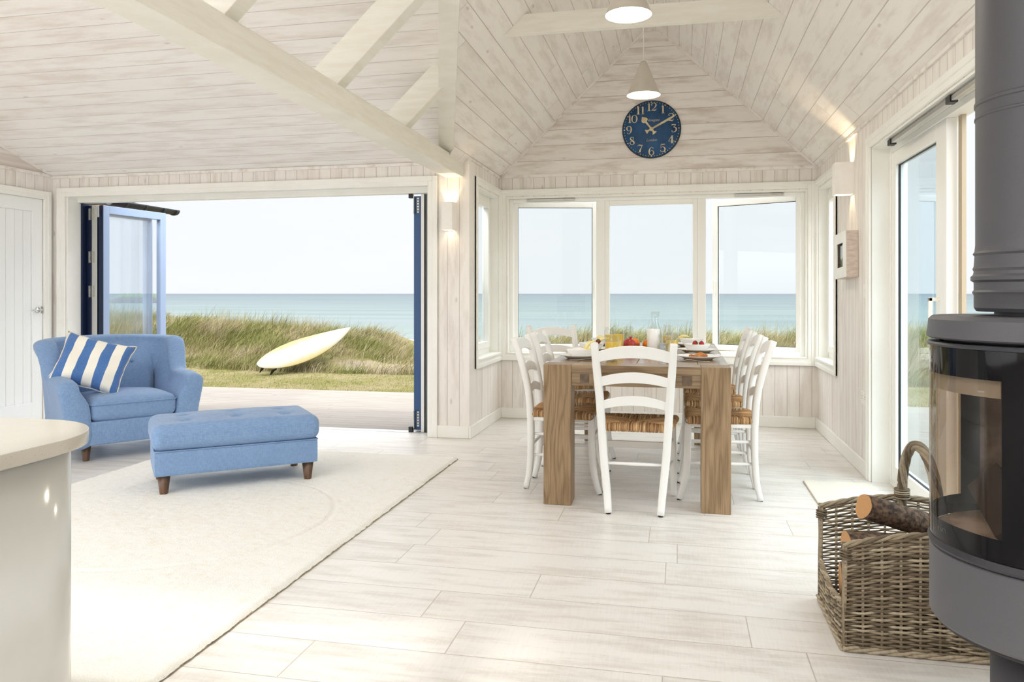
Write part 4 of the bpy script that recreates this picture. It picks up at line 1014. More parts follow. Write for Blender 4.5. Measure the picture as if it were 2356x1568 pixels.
# ------------------------------------------------------------------ rugs
M_rug = mat('cream_wool_pile', srgb(250,246,235), .95, spec=.1); t = M_rug.node_tree
nn1 = noise(t, 160, 4, .7); nn2 = noise(t, 14, 5, .7)
L(t, mixc(t, maprange(t, nn2, .5, .8, 0, 1), mixc(t, maprange(t, nn1, .3,.7,0,1), srgb(246,243,233), srgb(255,254,249)), srgb(244,236,220)), bsdf(M_rug).inputs['Base Color'])
bump(t, nn1, .9, .006); bsdf(M_rug).inputs['Sheen Weight'].default_value = .3
rg = thing('rug', 'large cream wool rug under the blue footstool', 'rug', (-2.63, 3.65, 0))
x0, x1, y0, y1 = -3.70+2.63, -1.565+2.63, 1.7-3.65, 5.40-3.65
nx, ny = 190, 330; X, Y = np.meshgrid(np.linspace(x0,x1,nx+1), np.linspace(y0,y1,ny+1), indexing='ij')
def vnoise(X, Y, s, seed):
    r = np.random.default_rng(seed); G = r.random((64,64)); x = (X*s)%64; y = (Y*s)%64
    xi, yi = x.astype(int), y.astype(int); fx, fy = x-xi, y-yi; fx = fx*fx*(3-2*fx); fy = fy*fy*(3-2*fy)
    a = G[xi%64, yi%64]; b = G[(xi+1)%64, yi%64]; c_ = G[xi%64,(yi+1)%64]; d = G[(xi+1)%64,(yi+1)%64]
    return (a*(1-fx)+b*fx)*(1-fy)+(c_*(1-fx)+d*fx)*fy
ed = np.minimum.reduce([X-x0, x1-X, Y-y0, y1-Y])
rr = np.sqrt(X**2+Y**2)
Z = .021+.004*(vnoise(X,Y,38,1)-.5)+.004*(vnoise(X,Y,90,2)-.5)+.003*(vnoise(X,Y,6,3)-.5)+.003*(rr < .83)
Z -= .008*np.exp(-((rr-.83)/.009)**2); Z -= .014*np.clip(1-ed/.02,0,1)**2
X2 = X+.006*(vnoise(X,Y,30,4)-.5)*(ed<.02); 
vs = np.stack([X2,Y,Z],-1).reshape(-1,3).tolist()
fs = [(i*(ny+1)+j,(i+1)*(ny+1)+j,(i+1)*(ny+1)+j+1,i*(ny+1)+j+1) for i in range(nx) for j in range(ny)]
mb = MB().add(vs, fs, 0, True); mb.build('pile', M_rug, rg)
lab(MB().box(x0+.002,x1-.002,y0+.002,y1-.002,.0005,.0075).build('backing', mottled('jute_shadow_backing', srgb(186,170,148), srgb(150,134,112), 60, .9), rg), 'brown backing standing in for the shadow line along the edge')  # backing kept brown to paint in the shadow line at the rug edge
o = MB().box(-.20,.20,-.82,.82,0,.012).build('door_mat', mottled('cream_woven_mat', srgb(238,232,220), srgb(222,214,198), 160, .95, bs=.6, bd=.004), loc=(.972,4.405,0), bevel=.005)
tag(o, 'small cream mat on the floor in front of the glazed door', 'mat')

# ------------------------------------------------------------------ kitchen peninsula
kc = thing('kitchen_counter', 'white peninsula with a rounded pale stone worktop in the left foreground', 'counter', (-1.47, 1.34, 0))
def outline(R_, inx, iny, n=26):
    o = [(-1.9, -2.4)]+[(inx, -2.4)]
    for q in range(n+1):
        a = PI/2*q/n; o.append((inx-R_+R_*math.cos(a), iny-R_+R_*math.sin(a)))
    return o+[(-1.9, iny)]
def slab(poly, z0, z1, ch=0.0):
    mb = MB(); m_ = len(poly); lv = [(0,z0),(0,z1-ch),(ch,z1)] if ch else [(0,z0),(0,z1)]
    vs = []
    for (ins, z) in lv:
        for (x, y) in poly:
            d = Vector((x+.9, y+.9)).normalized()*ins; vs.append((x-d.x, y-d.y, z))
    fs = [(i*m_+j, i*m_+(j+1)%m_, (i+1)*m_+(j+1)%m_, (i+1)*m_+j) for i in range(len(lv)-1) for j in range(m_)]
    mb.add(vs, fs, 0, True); mb.f.append(tuple(range((len(lv)-1)*m_, len(lv)*m_))); mb.m.append(0); mb.sm.append(False)
    mb.f.append(tuple(range(m_))[::-1]); mb.m.append(0); mb.sm.append(False)
    return mb
M_quartz = mat('pale_quartz', srgb(226,220,204), .12); t = M_quartz.node_tree
vo = N(t,'TexVoronoi'); vo.inputs['Scale'].default_value = 260; L(t, N(t,'TexCoord').outputs['Object'], vo.inputs['Vector'])
sp = maprange(t, vo.outputs['Distance'], .10, .24, 1, 0); gate = maprange(t, noise(t, 150, 2), .52, .62, 0, 1)
L(t, mixc(t, math_n(t,'MULTIPLY',sp,gate), mixc(t, noise(t,9,3), srgb(198,193,182), srgb(188,182,170)), srgb(112,98,82)), bsdf(M_quartz).inputs['Base Color'])
def sm_edges(o):
    o.data.shade_auto_smooth() if hasattr(o.data,'shade_auto_smooth') else None
    return o
o = slab(outline(.235, .235, .235), .871, .900, .0).build('worktop', M_quartz, kc, bevel=.002)
o = slab(outline(.200, .200, .200), .0, .869).build('curved_panel', mottled('white_gloss_lacquer', srgb(216,217,212), srgb(212,213,208), 2, .13), kc)
o = slab(outline(.205, .205, .205), .862, .871).build('shadow_rail', M_alu, kc)

# ------------------------------------------------------------------ wood burning stove
st = thing('wood_stove', 'tall round dark grey stove on a pedestal with a curved glass door and flue', 'stove', (.814, 1.915, 0))
M_iron = mottled('grey_stove_enamel', srgb(96,96,99), srgb(88,88,91), 400, .55, bs=.12, bd=.001, metallic=0) if False else mottled('grey_stove_enamel', srgb(88,88,92), srgb(84,84,88), 500, .5, bs=.03, bd=.0005, metal=.3)
M_bglz = mat('black_printed_glass', (.006,.006,.007), .05, spec=.22)
M_fireglass = glass('bronze_fire_glass', (.60,.53,.46), 1.0)
M_verm = mottled('sooty_firebrick', srgb(226,214,202), srgb(168,154,142), 6, .8)
Rb = .25
MB().lathe([(0,.0),(.17,.0),(.17,.012),(.128,.014),(.128,.462),(0,.462)], 48).build('pedestal', M_iron, st)
MB().lathe([(0,.460),(Rb-.012,.460),(Rb-.012,.470),(0,.470)], 72).build('base_ring', M_black, st)
MB().lathe([(0,.470),(Rb-.004,.470),(Rb,.476),(Rb,.628),(Rb-.006,.632),(0,.632)], 80).build('lower_drum', M_iron, st, split=28)
MB().lathe([(Rb-.02,.632),(Rb+.001,.634),(Rb+.004,.640),(Rb+.001,.652),(Rb-.01,.654),(Rb-.02,.654)], 80).build('door_rim', mat('dark_metal_rim', srgb(52,52,56), .4, .4), st, split=28)
a0_, a1_ = math.radians(120), math.radians(225); g0, g1, gz0, gz1 = a0_, a1_, .700, 1.022
dg_ = MB(); zz0, zz1 = .654, 1.082
dg_.lathe([(Rb,zz0),(Rb,zz1)], 70, a0=g1, a1=g0+2*PI); dg_.lathe([(Rb,zz0),(Rb,gz0)], 30, a0=g0, a1=g1); dg_.lathe([(Rb,gz1),(Rb,zz1)], 30, a0=g0, a1=g1)
lab(dg_.build('glass_surround', M_bglz, st), 'glossy black border of the curved door glass')
lab(MB().lathe([(Rb,gz0),(Rb,gz1)], 40, a0=g0, a1=g1).build('door_glass', M_fireglass, st), 'bronze tinted see-through part of the curved glass')
fb = MB(); fb.lathe([(.0,.66),(.235,.66)], 40, a0=0, a1=2*PI); fb.lathe([(0,1.05),(.235,1.05)],40)
c1, c2 = Vector((.235*math.cos(g0),.235*math.sin(g0),0)), Vector((.235*math.cos(g1),.235*math.sin(g1),0))
fb.lathe([(.215,.66),(.215,1.05)], 40, a0=g1+.1, a1=g0+2*PI-.1)
fb.build('firebox', M_verm, st)
lab(MB().lathe([(Rb-.012,.985),(Rb-.012,1.024)], 40, a0=g0+.05, a1=g1-.03).build('glass_frame', mat('pale_grey_frame', srgb(190,186,176), .5), st), 'pale grey band behind the top of the glass')
MB().obox((-.10,-.02,.72),(.02,.14,.02),(-.03,.004,.03),(.03,-.004,.03)).build('charred_log', mat('charred_wood', srgb(60,46,38), .9), st)
MB().lathe([(Rb-.02,1.082),(Rb+.004,1.083),(Rb+.006,1.088),(Rb+.003,1.092),(Rb-.02,1.093)], 80).build('door_rim', mat('dark_metal_rim_top', srgb(60,62,68), .35, .5), st, split=28)
MB().lathe([(0,1.091),(Rb-.03,1.091),(Rb-.03,1.101),(0,1.101)], 48).build('air_gap', M_black, st)
MB().lathe([(0,1.099),(Rb,1.099),(Rb+.006,1.103),(Rb+.002,1.142),(Rb-.006,1.150),(0,1.152)], 80).build('top_plate', M_iron, st, split=28)
fp = [(.12,1.150),(.12,1.160),(.155,1.160),(.160,1.168),(.160,1.196),(.1635,1.203),(.160,1.208),(.160,1.225),(.1665,1.230),(.1665,1.238),(.1615,1.243),(.160,1.25),(.1625,1.256),(.160,1.262),(.1585,1.285),(.162,1.290),(.1585,1.296),(.157,1.31),(.157,1.592),(.1590,1.594),(.1590,1.598),(.157,1.600),(.157,1.622),(.1595,1.624),(.1595,1.631),(.157,1.633),(.157,2.60)]
MB().lathe(fp, 72).build('flue_pipe', M_iron, st, split=28)
cu = bpy.data.curves.new('mark', 'FONT'); cu.body = 'r\u00fcm'; cu.size = .020; cu.align_x = 'CENTER'; cu.resolution_u = 3; cu.offset = -.0003
to = bpy.data.objects.new('mark', cu); COL.objects.link(to); dgp = bpy.context.evaluated_depsgraph_get(); me = bpy.data.meshes.new_from_object(to.evaluated_get(dgp)); bpy.data.objects.remove(to)
am = math.radians(190)
for v in me.vertices:
    a = am+v.co.x/Rb; v.co = Vector(((Rb+.0006)*math.cos(a), (Rb+.0006)*math.sin(a), .675+v.co.y))
o = bpy.data.objects.new('maker_lettering', me); COL.objects.link(o); me.materials.clear(); me.materials.append(mat('grey_print', srgb(92,92,96), .5)); o.parent = st

# ------------------------------------------------------------------ log basket
bx0, bx1, by0, by1 = .541, 1.13, 2.775, 3.225
bk_ = thing('log_basket', 'grey wicker log basket with an arched handle beside the stove', 'basket', (bx0, by0, 0)); BW, BD = bx1-bx0, by1-by0
M_wick = mat('weathered_willow', srgb(150,134,112), .7); t = M_wick.node_tree
ge = N(t,'NewGeometry'); rp = N(t,'ValToRGB'); L(t, ge.outputs['Random Per Island'], rp.inputs[0]); cr = rp.color_ramp
cr.elements[0].color = srgb(98,84,66)+(1,); cr.elements[1].color = srgb(188,174,150)+(1,); e = cr.elements.new(.5); e.color = srgb(144,128,104)+(1,)
L(t, mixc(t, maprange(t, noise(t, 60, 4, .6), .4, .7, 0, .35), rp.outputs[0], srgb(92,80,66)), bsdf(M_wick).inputs['Base Color']); bump(t, noise(t, 220, 3), .3, .002)
rim = lambda x: .352+.050*math.sin(PI*min(1,max(0,x/BW)))
def weave(mb, P0, P1, zf, nst, rows, r=.0052, gap=0.0, seed=1):
    """horizontal strands woven in front of and behind upright stakes; zf(u) is the rim height"""
    P0, P1 = Vector(P0), Vector(P1); e = (P1-P0); Ln = e.length; e.normalize(); nn = Vector((e.y,-e.x,0)); rg_ = random.Random(seed)
    for i in range(nst+1):
        u = i/nst; p = P0.lerp(P1,u); mb.tube([p+Vector((0,0,.004)), p+Vector((0,0,zf(u)*.5)), p+Vector((0,0,zf(u)))], .0050, 6)
    for k_ in range(rows):
        ph = k_ % 2; v = (k_+.6)/rows; j = rg_.uniform(-.0012,.0012)
        u0 = 0
        while u0 < 1:   # lengths of willow, tapering
            u1 = min(1, u0+rg_.uniform(.35,.8)); 
            if u1 > .85: u1 = 1
            m_ = max(3,int((u1-u0)*nst*4)); pts = []; rs = []
            for q in range(m_+1):
                u = u0+(u1-u0)*q/m_; w = math.cos(PI*(u*nst+ph))*(.0065)
                pts.append(P0.lerp(P1,u)+nn*w+Vector((0,0,.008+(zf(u)-.012)*v+j+rg_.uniform(-.0008,.0008)))); rs.append(r*(.75+.35*math.sin(PI*q/m_)))
            mb.tube(pts, rs, 6); u0 = u1
def rope(mb, pts, R_, r, strands=3, twist=40, k=6, ref=None):
    P = [Vector(p) for p in pts]; m_ = len(P)
    for s in range(strands):
        q = []; acc = 0
        for i, p in enumerate(P):
            t_ = (P[min(i+1,m_-1)]-P[max(i-1,0)]).normalized(); a = t_.cross(Vector(ref or (0.05,.02,1))).normalized(); b = a.cross(t_)
            if i: acc += (P[i]-P[i-1]).length
            th = twist*acc+2*PI*s/strands; q.append(p+a*math.cos(th)*R_+b*math.sin(th)*R_)
        mb.tube(q, r, k)
low = lambda u: .118+.03*abs(u-.5)*2-.0*u
mb = MB(); weave(mb, (0,0,0), (BW,0,0), lambda u: rim(u*BW), 10, 50, seed=1, r=.0044); mb.build('front_wall', M_wick, bk_)
mb = MB(); weave(mb, (0,BD,0), (BW,BD,0), lambda u: rim(u*BW)+.012, 10, 40, seed=2, r=.0038); mb.build('back_wall', M_wick, bk_)
mb = MB(); weave(mb, (0,BD,0), (0,0,0), low, 8, 16, seed=3, r=.0045); mb.build('end_wall', M_wick, bk_)
mb = MB(); weave(mb, (BW,0,0), (BW,BD,0), lambda u: .352, 7, 44, seed=4, r=.0044); mb.build('end_wall', M_wick, bk_)
MB().box(.004,BW-.004,.004,BD-.004,.004,.014).build('basket_floor', M_wick, bk_)
mb = MB(); lin = lambda a, b, n: [Vector(a).lerp(Vector(b), i/n) for i in range(n+1)]
for y in (0, BD):
    rope(mb, [(x, y, rim(x)+.004+(.012 if y else 0)) for x in np.linspace(-.004, BW+.004, 60)], .0055, .0058, 3, 45)
rope(mb, [(-.0, y, .125+.03*abs(y/BD-.5)*2) for y in np.linspace(0,BD,40)], .005, .0055, 3, 50); rope(mb, lin((BW,0,.356),(BW,BD,.362),40), .005, .0055, 3, 50)
for y in (0, BD): rope(mb, lin((-.004,y-.004,.012),(BW,y-.004,.012),60), .006, .0062, 3, 34)
rope(mb, lin((-.006,0,.012),(-.006,BD,.012),50), .006, .0062, 3, 34)
mb.build('braided_rim', M_wick, bk_)
mb = MB()
for (x, y, h) in ((0,0,.352),(0,BD,.362),(BW,0,.352),(BW,BD,.36)):
    mb = MB()
    for dx, dy in ((0,0),(.007,.003),(-.003,.007),(.005,-.004)): mb.tube([(x+dx,y+dy,.005),(x+dx*.6,y+dy*.6,h*.5),(x+dx,y+dy,h)], .0058, 6)
    for q in range(4): mb.tube([(x+.018*math.cos(a)+.004,y+.012*math.sin(a),h-.012-q*.009+.004*math.sin(a*2)) for a in np.linspace(0,2*PI,11)], .0032, 5)
    mb.build('corner_post', M_wick, bk_)
hp = [(BW/2, BD-.005-(BD-.01)*(.5-.5*math.cos(a)), .40+.255*math.sin(a)**.85) for a in np.linspace(0.0,PI,60)]
mb = MB(); rope(mb, [(BW/2,BD-.002,.30),(BW/2,BD-.002,.36)]+hp+[(BW/2,.0,.36),(BW/2,.0,.30)], .0115, .0075, 7, 17, ref=(1,0,0))
for yy in (BD-.006, .006):
    for q in range(5): mb.tube([(BW/2+.026*math.cos(a), yy+.024*math.sin(a), .418+q*.008) for a in np.linspace(0,2*PI,17)], .0036, 5)
mb.build('handle', M_wick, bk_)
# firewood
M_bark = mottled('dark_bark', srgb(128,102,80), srgb(52,38,30), 55, .75, bs=1.0, bd=.01, sc=(1,1,1), detail=8)
M_cut = mat('cut_log_end', srgb(214,160,98), .7); t = M_cut.node_tree
ds_ = N(t,'VectorMath', operation='LENGTH'); mpp = N(t,'Mapping'); mpp.inputs['Scale'].default_value=(1,1,0); L(t, N(t,'TexCoord').outputs['Object'], mpp.inputs[0]); L(t, mpp.outputs[0], ds_.inputs[0])
rg_n = math_n(t,'FRACT', math_n(t,'ADD', math_n(t,'MULTIPLY', ds_.outputs['Value'], 190.0), math_n(t,'MULTIPLY', noise(t,30,3),2.0)))
L(t, mixc(t, math_n(t,'MULTIPLY',rg_n,.6), srgb(204,156,104), srgb(150,104,64)), bsdf(M_cut).inputs['Base Color'])
M_split = mottled('split_wood', srgb(176,132,92), srgb(120,82,54), 12, .75, bs=.6, bd=.004, sc=(6,6,1), detail=7)
def log(c0, c1, r, label, seed=1, half=False, arc=2*PI):
    c0, c1 = Vector(c0), Vector(c1); L_ = (c1-c0).length; rg_ = random.Random(seed); n = 26; m_ = 12
    offs = [rg_.uniform(.90,1.08) for _ in range(8)]
    def rad(a, z): 
        f = a/(2*PI)*8; i = int(f)%8; s = f-int(f); b = offs[i]*(1-s)+offs[(i+1)%8]*s
        return r*b*(1+.03*math.sin(z*40+a*3)+rg_.uniform(-.02,.02))
    mb = MB(); vs = []
    ns = n if arc > 6 else n//2
    bend = rg_.uniform(-.02,.02)
    for i in range(m_+1):
        z = L_*i/m_
        for j in range(ns + (0 if arc > 6 else 1)):
            a = arc*j/ns; q = rad(a,z); vs.append((q*math.cos(a)+bend*math.sin(PI*i/m_), q*math.sin(a), z))
        if arc < 6: vs.append((rg_.uniform(-.003,.003), rg_.uniform(-.003,.003), z))
    k = ns if arc > 6 else ns+2
    mb.add(vs, [], 0)
    for i in range(m_):
        for j in range(k):
            f = (i*k+j, i*k+(j+1)%k, (i+1)*k+(j+1)%k, (i+1)*k+j); sp_ = arc < 6 and j >= k-2
            mb.f.append(f); mb.m.append(2 if sp_ else 0); mb.sm.append(not sp_)
    mb.f.append(tuple(range(k))[::-1]); mb.m.append(1); mb.sm.append(False)
    mb.f.append(tuple(m_*k+j for j in range(k))); mb.m.append(1); mb.sm.append(False)
    o = mb.build('log', [M_bark, M_cut, M_split], loc=c0, rot=(c1-c0).to_track_quat('Z','Y').to_euler())
    return tag(o, label, 'log', 'firewood in the basket')
log((.635,2.93,.450),(.99,3.09,.325),.042,'round barked log lying on top of the basket, cut end to the viewer',1)
log((.568,2.875,.318),(.95,2.92,.300),.058,'split brown log just inside the front rim of the basket',2,arc=PI*1.15)
log((.66,3.15,.20),(1.02,3.15,.23),.046,'split log behind the top log, against the back of the basket',3,arc=PI*1.2)
log((.575,3.02,.165),(1.0,2.99,.165),.055,'log lower in the basket, seen through its open end',4)
log((.58,2.85,.135),(1.0,2.85,.135),.045,'lowest split log seen through the open end of the basket',5,arc=PI*1.3)
log((.60,3.11,.075),(1.02,3.12,.075),.052,'log resting on the basket floor at the back',6)
log((.60,2.97,.065),(1.02,2.98,.065),.042,'log resting on the basket floor in the middle',7)

# ------------------------------------------------------------------ outdoors
srgb_ = srgb; OUT = .275
def srgb(r, g, b): return tuple(c*OUT for c in srgb_(r, g, b))   # ground, water and weathered boards have low albedo
M_deck = planks('pale_deck_boards', (0,1,0), (1,0,0), .125, srgb(226,214,200), srgb(196,180,164), gap=.008, length=3.6, knots=False, rough=.7, amount=.6, gapdark=.35, streak=(10, 1.2))
MB().box(-16, 9, YL+.19, 9.12, -.09, -.03).box(XR+.15, 9, -4, YL+.19, -.09, -.03).build('deck', M_deck, kind='structure')
MB().box(-16, 9, 9.12, 9.15, -.20, -.032).build('trim_7', M_deck, kind='structure')
def fbm(X, Y, s, seed, o=4):
    a = 0; w = .5
    for k in range(o): a = a+w*(vnoise(X+31.7*k, Y+17.3*k, s*2**k, seed+k)-.5); w *= .5
    return a
def sstep(a, b, x): t_ = np.clip((x-a)/(b-a), 0, 1); return t_*t_*(3-2*t_)
CX = [-30,-16,-11.5,-9.6,-8.0,-6.6,-5.9,-5.2,-4.6,-3.6,-2.4,-1.0,.6,1.6,3.5,6,12,30]
CH = [.85,.80,.66,.56,.48,.40,.36,.10,-.02,.05,.28,.33,.30,.38,.42,.5,.6,.8]
def ground(X, Y):
    crest = np.interp(X, CX, CH)
    yb = 11.5+.35*np.sin(X*.9)+.6*fbm(X, Y*0, .5, 40)
    up = sstep(0, 1.9, Y-yb)
    h = -.08+.02*fbm(X,Y,1.5,50) + up*(crest+.08) + (.24*fbm(X,Y,.9,60)+.16*fbm(X,Y,2.4,66))*sstep(.1,1.2,Y-yb)
    down = sstep(14.2, 34, Y); h = h*(1-down)+(-5.4)*down
    return h-.04*sstep(34, 70, Y)*20
ys = np.concatenate([np.linspace(8.9,16,150), np.linspace(16.3,34,40), np.linspace(36,92,20)])
xs = np.linspace(-26, 22, 420); Xg, Yg = np.meshgrid(xs, ys, indexing='ij'); Zg = ground(Xg, Yg); nyy = len(ys)
vs = np.stack([Xg,Yg,Zg],-1).reshape(-1,3).tolist()
fs = [(i*nyy+j,(i+1)*nyy+j,(i+1)*nyy+j+1,i*nyy+j+1) for i in range(len(xs)-1) for j in range(nyy-1)]
M_gr = mat('dune_ground', srgb(150,140,80), .95, spec=.1); t = M_gr.node_tree
pn = N(t,'SeparateXYZ'); L(t, N(t,'TexCoord').outputs['Object'], pn.inputs[0])
gc_ = mixc(t, maprange(t, noise(t, 1.3, 6, .65), .42, .6, 0, 1), srgb(182,176,104), srgb(214,198,146))
gc_ = mixc(t, maprange(t, noise(t, 22, 5, .7), .45, .7, 0, .7), gc_, srgb(150,144,86))
dx_ = math_n(t,'DIVIDE', math_n(t,'ADD', pn.outputs[0], 4.75), 1.15); dy_ = math_n(t,'DIVIDE', math_n(t,'SUBTRACT', pn.outputs[1], 12.3), .55)
dd_ = math_n(t,'ADD', math_n(t,'ADD', math_n(t,'MULTIPLY',dx_,dx_), math_n(t,'MULTIPLY',dy_,dy_)), math_n(t,'MULTIPLY', noise(t, 3, 5, .7), 1.2))
sand = mixc(t, noise(t, 9, 4), srgb(236,218,192), srgb(212,190,160))
gc_ = mixc(t, maprange(t, dd_, 1.1, 1.5, 1, 0), gc_, sand)
gc_ = mixc(t, maprange(t, pn.outputs[1], 17, 24, 0, 1), gc_, sand)
L(t, gc_, bsdf(M_gr).inputs['Base Color']); bump(t, noise(t, 40, 5, .7), .8, .03)
MB().add(vs, fs, 0, True).build('ground', M_gr, kind='structure')
# sea with a line of surf
M_sea = mat('sea_water', srgb(150,190,205), .5, spec=.08); t = M_sea.node_tree
ps = N(t,'SeparateXYZ'); L(t, N(t,'TexCoord').outputs['Object'], ps.inputs[0])
yl = math_n(t,'LOGARITHM', math_n(t,'MAXIMUM', ps.outputs[1], 10.0), 10.0)
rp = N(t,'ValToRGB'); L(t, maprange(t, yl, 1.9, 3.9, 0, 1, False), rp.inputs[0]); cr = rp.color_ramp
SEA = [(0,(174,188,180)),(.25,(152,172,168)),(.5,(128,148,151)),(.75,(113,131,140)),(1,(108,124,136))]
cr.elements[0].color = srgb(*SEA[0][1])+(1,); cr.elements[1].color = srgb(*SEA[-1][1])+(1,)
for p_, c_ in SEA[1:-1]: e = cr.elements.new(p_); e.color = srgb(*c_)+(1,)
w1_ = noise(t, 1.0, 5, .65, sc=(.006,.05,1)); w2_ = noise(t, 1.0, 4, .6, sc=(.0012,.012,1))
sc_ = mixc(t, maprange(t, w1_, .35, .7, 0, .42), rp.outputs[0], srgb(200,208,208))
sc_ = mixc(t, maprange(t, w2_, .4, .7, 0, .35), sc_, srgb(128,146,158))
surf = math_n(t,'ADD', ps.outputs[1], math_n(t,'MULTIPLY', noise(t, .05, 4, .6), 24.0))
foam = math_n(t,'MULTIPLY', maprange(t, surf, 112, 115, 0, 1), maprange(t, surf, 124, 130, 1, 0))
foam = math_n(t,'ADD', foam, math_n(t,'MULTIPLY', maprange(t, surf, 96, 104, 1, 0), .9), True)
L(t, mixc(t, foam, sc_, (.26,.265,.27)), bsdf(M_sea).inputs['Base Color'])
bump(t, noise(t, 1.0, 5, .6, sc=(.15,.5,1)), .15, .3)
ysr = [60,90,140,300,900,3000,9000,40000]; vs = []; fs = []
for i, y in enumerate(ysr): vs += [(-y*2-200,y,-6),(0,y,-6),(y*2+200,y,-6)]
for i in range(len(ysr)-1):
    for j in range(2): fs.append((i*3+j,i*3+j+1,(i+1)*3+j+1,(i+1)*3+j))
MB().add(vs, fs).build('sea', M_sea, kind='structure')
# headland far out
mb = MB(); n = 60; m_ = 14; rg_ = random.Random(11); vs = []
prof = [0,.10,.22,.3,.48,.62,.78,.92,1.0,.98,.96,1.02,1.0,.97,1,1.0,.98,1]
for i in range(n+1):
    u = i/n; hgt = 7.4*np.interp(u*17, range(18), prof)*(1+.08*rg_.uniform(-1,1))
    for j in range(m_+1):
        v = j/m_; vs.append((-30+90*u if False else -26+44*u, -9+18*v, -.3+hgt*(math.sin(PI*v)**.35)*(1+.05*rg_.uniform(-1,1))))
fs = [(i*(m_+1)+j,(i+1)*(m_+1)+j,(i+1)*(m_+1)+j+1,i*(m_+1)+j+1) for i in range(n) for j in range(m_)]
M_rock = mat('headland_rock', srgb(150,146,140), .9); t = M_rock.node_tree
pz = N(t,'SeparateXYZ'); L(t, N(t,'TexCoord').outputs['Object'], pz.inputs[0])
L(t, mixc(t, maprange(t, math_n(t,'ADD',pz.outputs[2],math_n(t,'MULTIPLY',noise(t,.2,4),2.0)), 5.2, 6.2, 0, 1), mixc(t, noise(t,.35,5,sc=(1,1,4)), srgb(170,168,166), srgb(104,110,120)), srgb(140,166,120)), bsdf(M_rock).inputs['Base Color'])
# mirrored so the low end points left
o = mb.add([(v[0],v[1],v[2]) for v in vs], fs, 0, True).build('headland', M_rock, loc=(-405,512,-6), rot=(0,0,math.radians(34)))
tag(o, 'low rocky headland on the horizon seen through the open glass door', 'headland')

# grass: one mesh of blades
def blades(n, xr, yr, hfun, wid, segs, dens, seed, lean=.5):
    r = np.random.default_rng(seed); x = r.uniform(*xr, n); y = r.uniform(*yr, n); keep = r.random(n) < dens(x, y); x, y = x[keep], y[keep]; n = len(x)
    z = ground(x, y); h = hfun(x, y, r, n); a = r.uniform(0, 2*PI, n); la = r.normal(.6, .9, n); ln = np.abs(r.normal(lean, .3, n))
    w = wid*r.uniform(.6,1.3,n); tint = r.random(n); V = []
    lx, ly = np.cos(la), np.sin(la); px_, py_ = np.cos(a), np.sin(a)
    for k in range(segs+1):
        s = k/segs; bx_ = x+lx*ln*h*s**1.8; by_ = y+ly*ln*h*s**1.8; bz = z-.01+h*(s-.28*ln*s*s)
        ww = w*(1-s)**.7
        if k < segs: V.append(np.stack([bx_-px_*ww,by_-py_*ww,bz],-1)); V.append(np.stack([bx_+px_*ww,by_+py_*ww,bz],-1))
        else: V.append(np.stack([bx_,by_,bz],-1))
    V = np.stack(V, 1); K_ = V.shape[1]; F = []
    for k in range(segs-1): F.append([2*k,2*k+1,2*k+3]); F.append([2*k,2*k+3,2*k+2])
    F.append([2*segs-2,2*segs-1,2*segs]); F = np.array(F)
    idx = (np.arange(n)[:,None,None]*K_+F[None]).reshape(-1,3)
    return V.reshape(-1,3), idx, np.repeat(tint, K_), x, y, np.repeat(np.tile(0,n),1)
def bare(x, y): return (((x+4.75)/1.15)**2+((y-12.3)/.55)**2 < 1.0)
def green(x, y): return fbm(x, y, .8, 90)
parts = []
dl = lambda x, y: np.where(bare(x,y), .12, np.clip(1.1-.0*x, 0, 1))
parts.append(blades(46000, (-9.5,4.5), (9.16,12.0), lambda x,y,r,n: r.uniform(.02,.055,n), .0028, 2, dl, 1, .7))
parts.append(blades(105000, (-12.5,5.5), (11.5,14.6), lambda x,y,r,n: r.uniform(.10,.30,n)*(.7+1.2*np.clip(vnoise(x,y,1.6,70)-.25,0,1)), .0038, 3, dl, 2, .75))
parts.append(blades(16000, (-12.5,-2.6), (12.4,14.3), lambda x,y,r,n: r.uniform(.2,.50,n), .0035, 4, lambda x,y: np.clip(vnoise(x,y,1.1,71)*1.6-.75,0,1)*np.where(x>-6.6,.25,1), 3, .35))
parts.append(blades(16000, (-3.6,5.5), (11.9,14.0), lambda x,y,r,n: r.uniform(.18,.48,n), .0042, 4, lambda x,y: np.clip(vnoise(x,y,1.3,72)*1.5-.35,0,1), 4, .35))
V = np.concatenate([p[0] for p in parts]); off = 0; I = []; T = []
for p in parts: I.append(p[1]+off); off += len(p[0]); T.append(p[2])
I = np.concatenate(I); T = np.concatenate(T)
me = bpy.data.meshes.new('grass'); me.vertices.add(len(V)); me.vertices.foreach_set('co', V.astype(np.float32).ravel())
me.loops.add(len(I)*3); me.loops.foreach_set('vertex_index', I.astype(np.int32).ravel()); me.polygons.add(len(I))
me.polygons.foreach_set('loop_start', np.arange(0,len(I)*3,3,dtype=np.int32)); me.update(calc_edges=True)
at = me.attributes.new('tint','FLOAT','POINT'); at.data.foreach_set('value', T.astype(np.float32))
M_blade = mat('dune_grass', srgb(160,160,84), .7, spec=.2); t = M_blade.node_tree
an = N(t,'Attribute'); an.attribute_name = 'tint'; rp = N(t,'ValToRGB')
gn = noise(t, 1.5, 4, .65); L(t, math_n(t,'ADD', math_n(t,'MULTIPLY',an.outputs['Fac'],.40), maprange(t, gn, .38,.62,0,.6), True), rp.inputs[0]); cr = rp.color_ramp
cr.elements[0].color = srgb(146,154,70)+(1,); cr.elements[1].color = srgb(248,230,188)+(1,)
e = cr.elements.new(.3); e.color = srgb(184,184,104)+(1,); e = cr.elements.new(.55); e.color = srgb(208,192,128)+(1,)
L(t, rp.outputs[0], bsdf(M_blade).inputs['Base Color']); me.materials.append(M_blade)
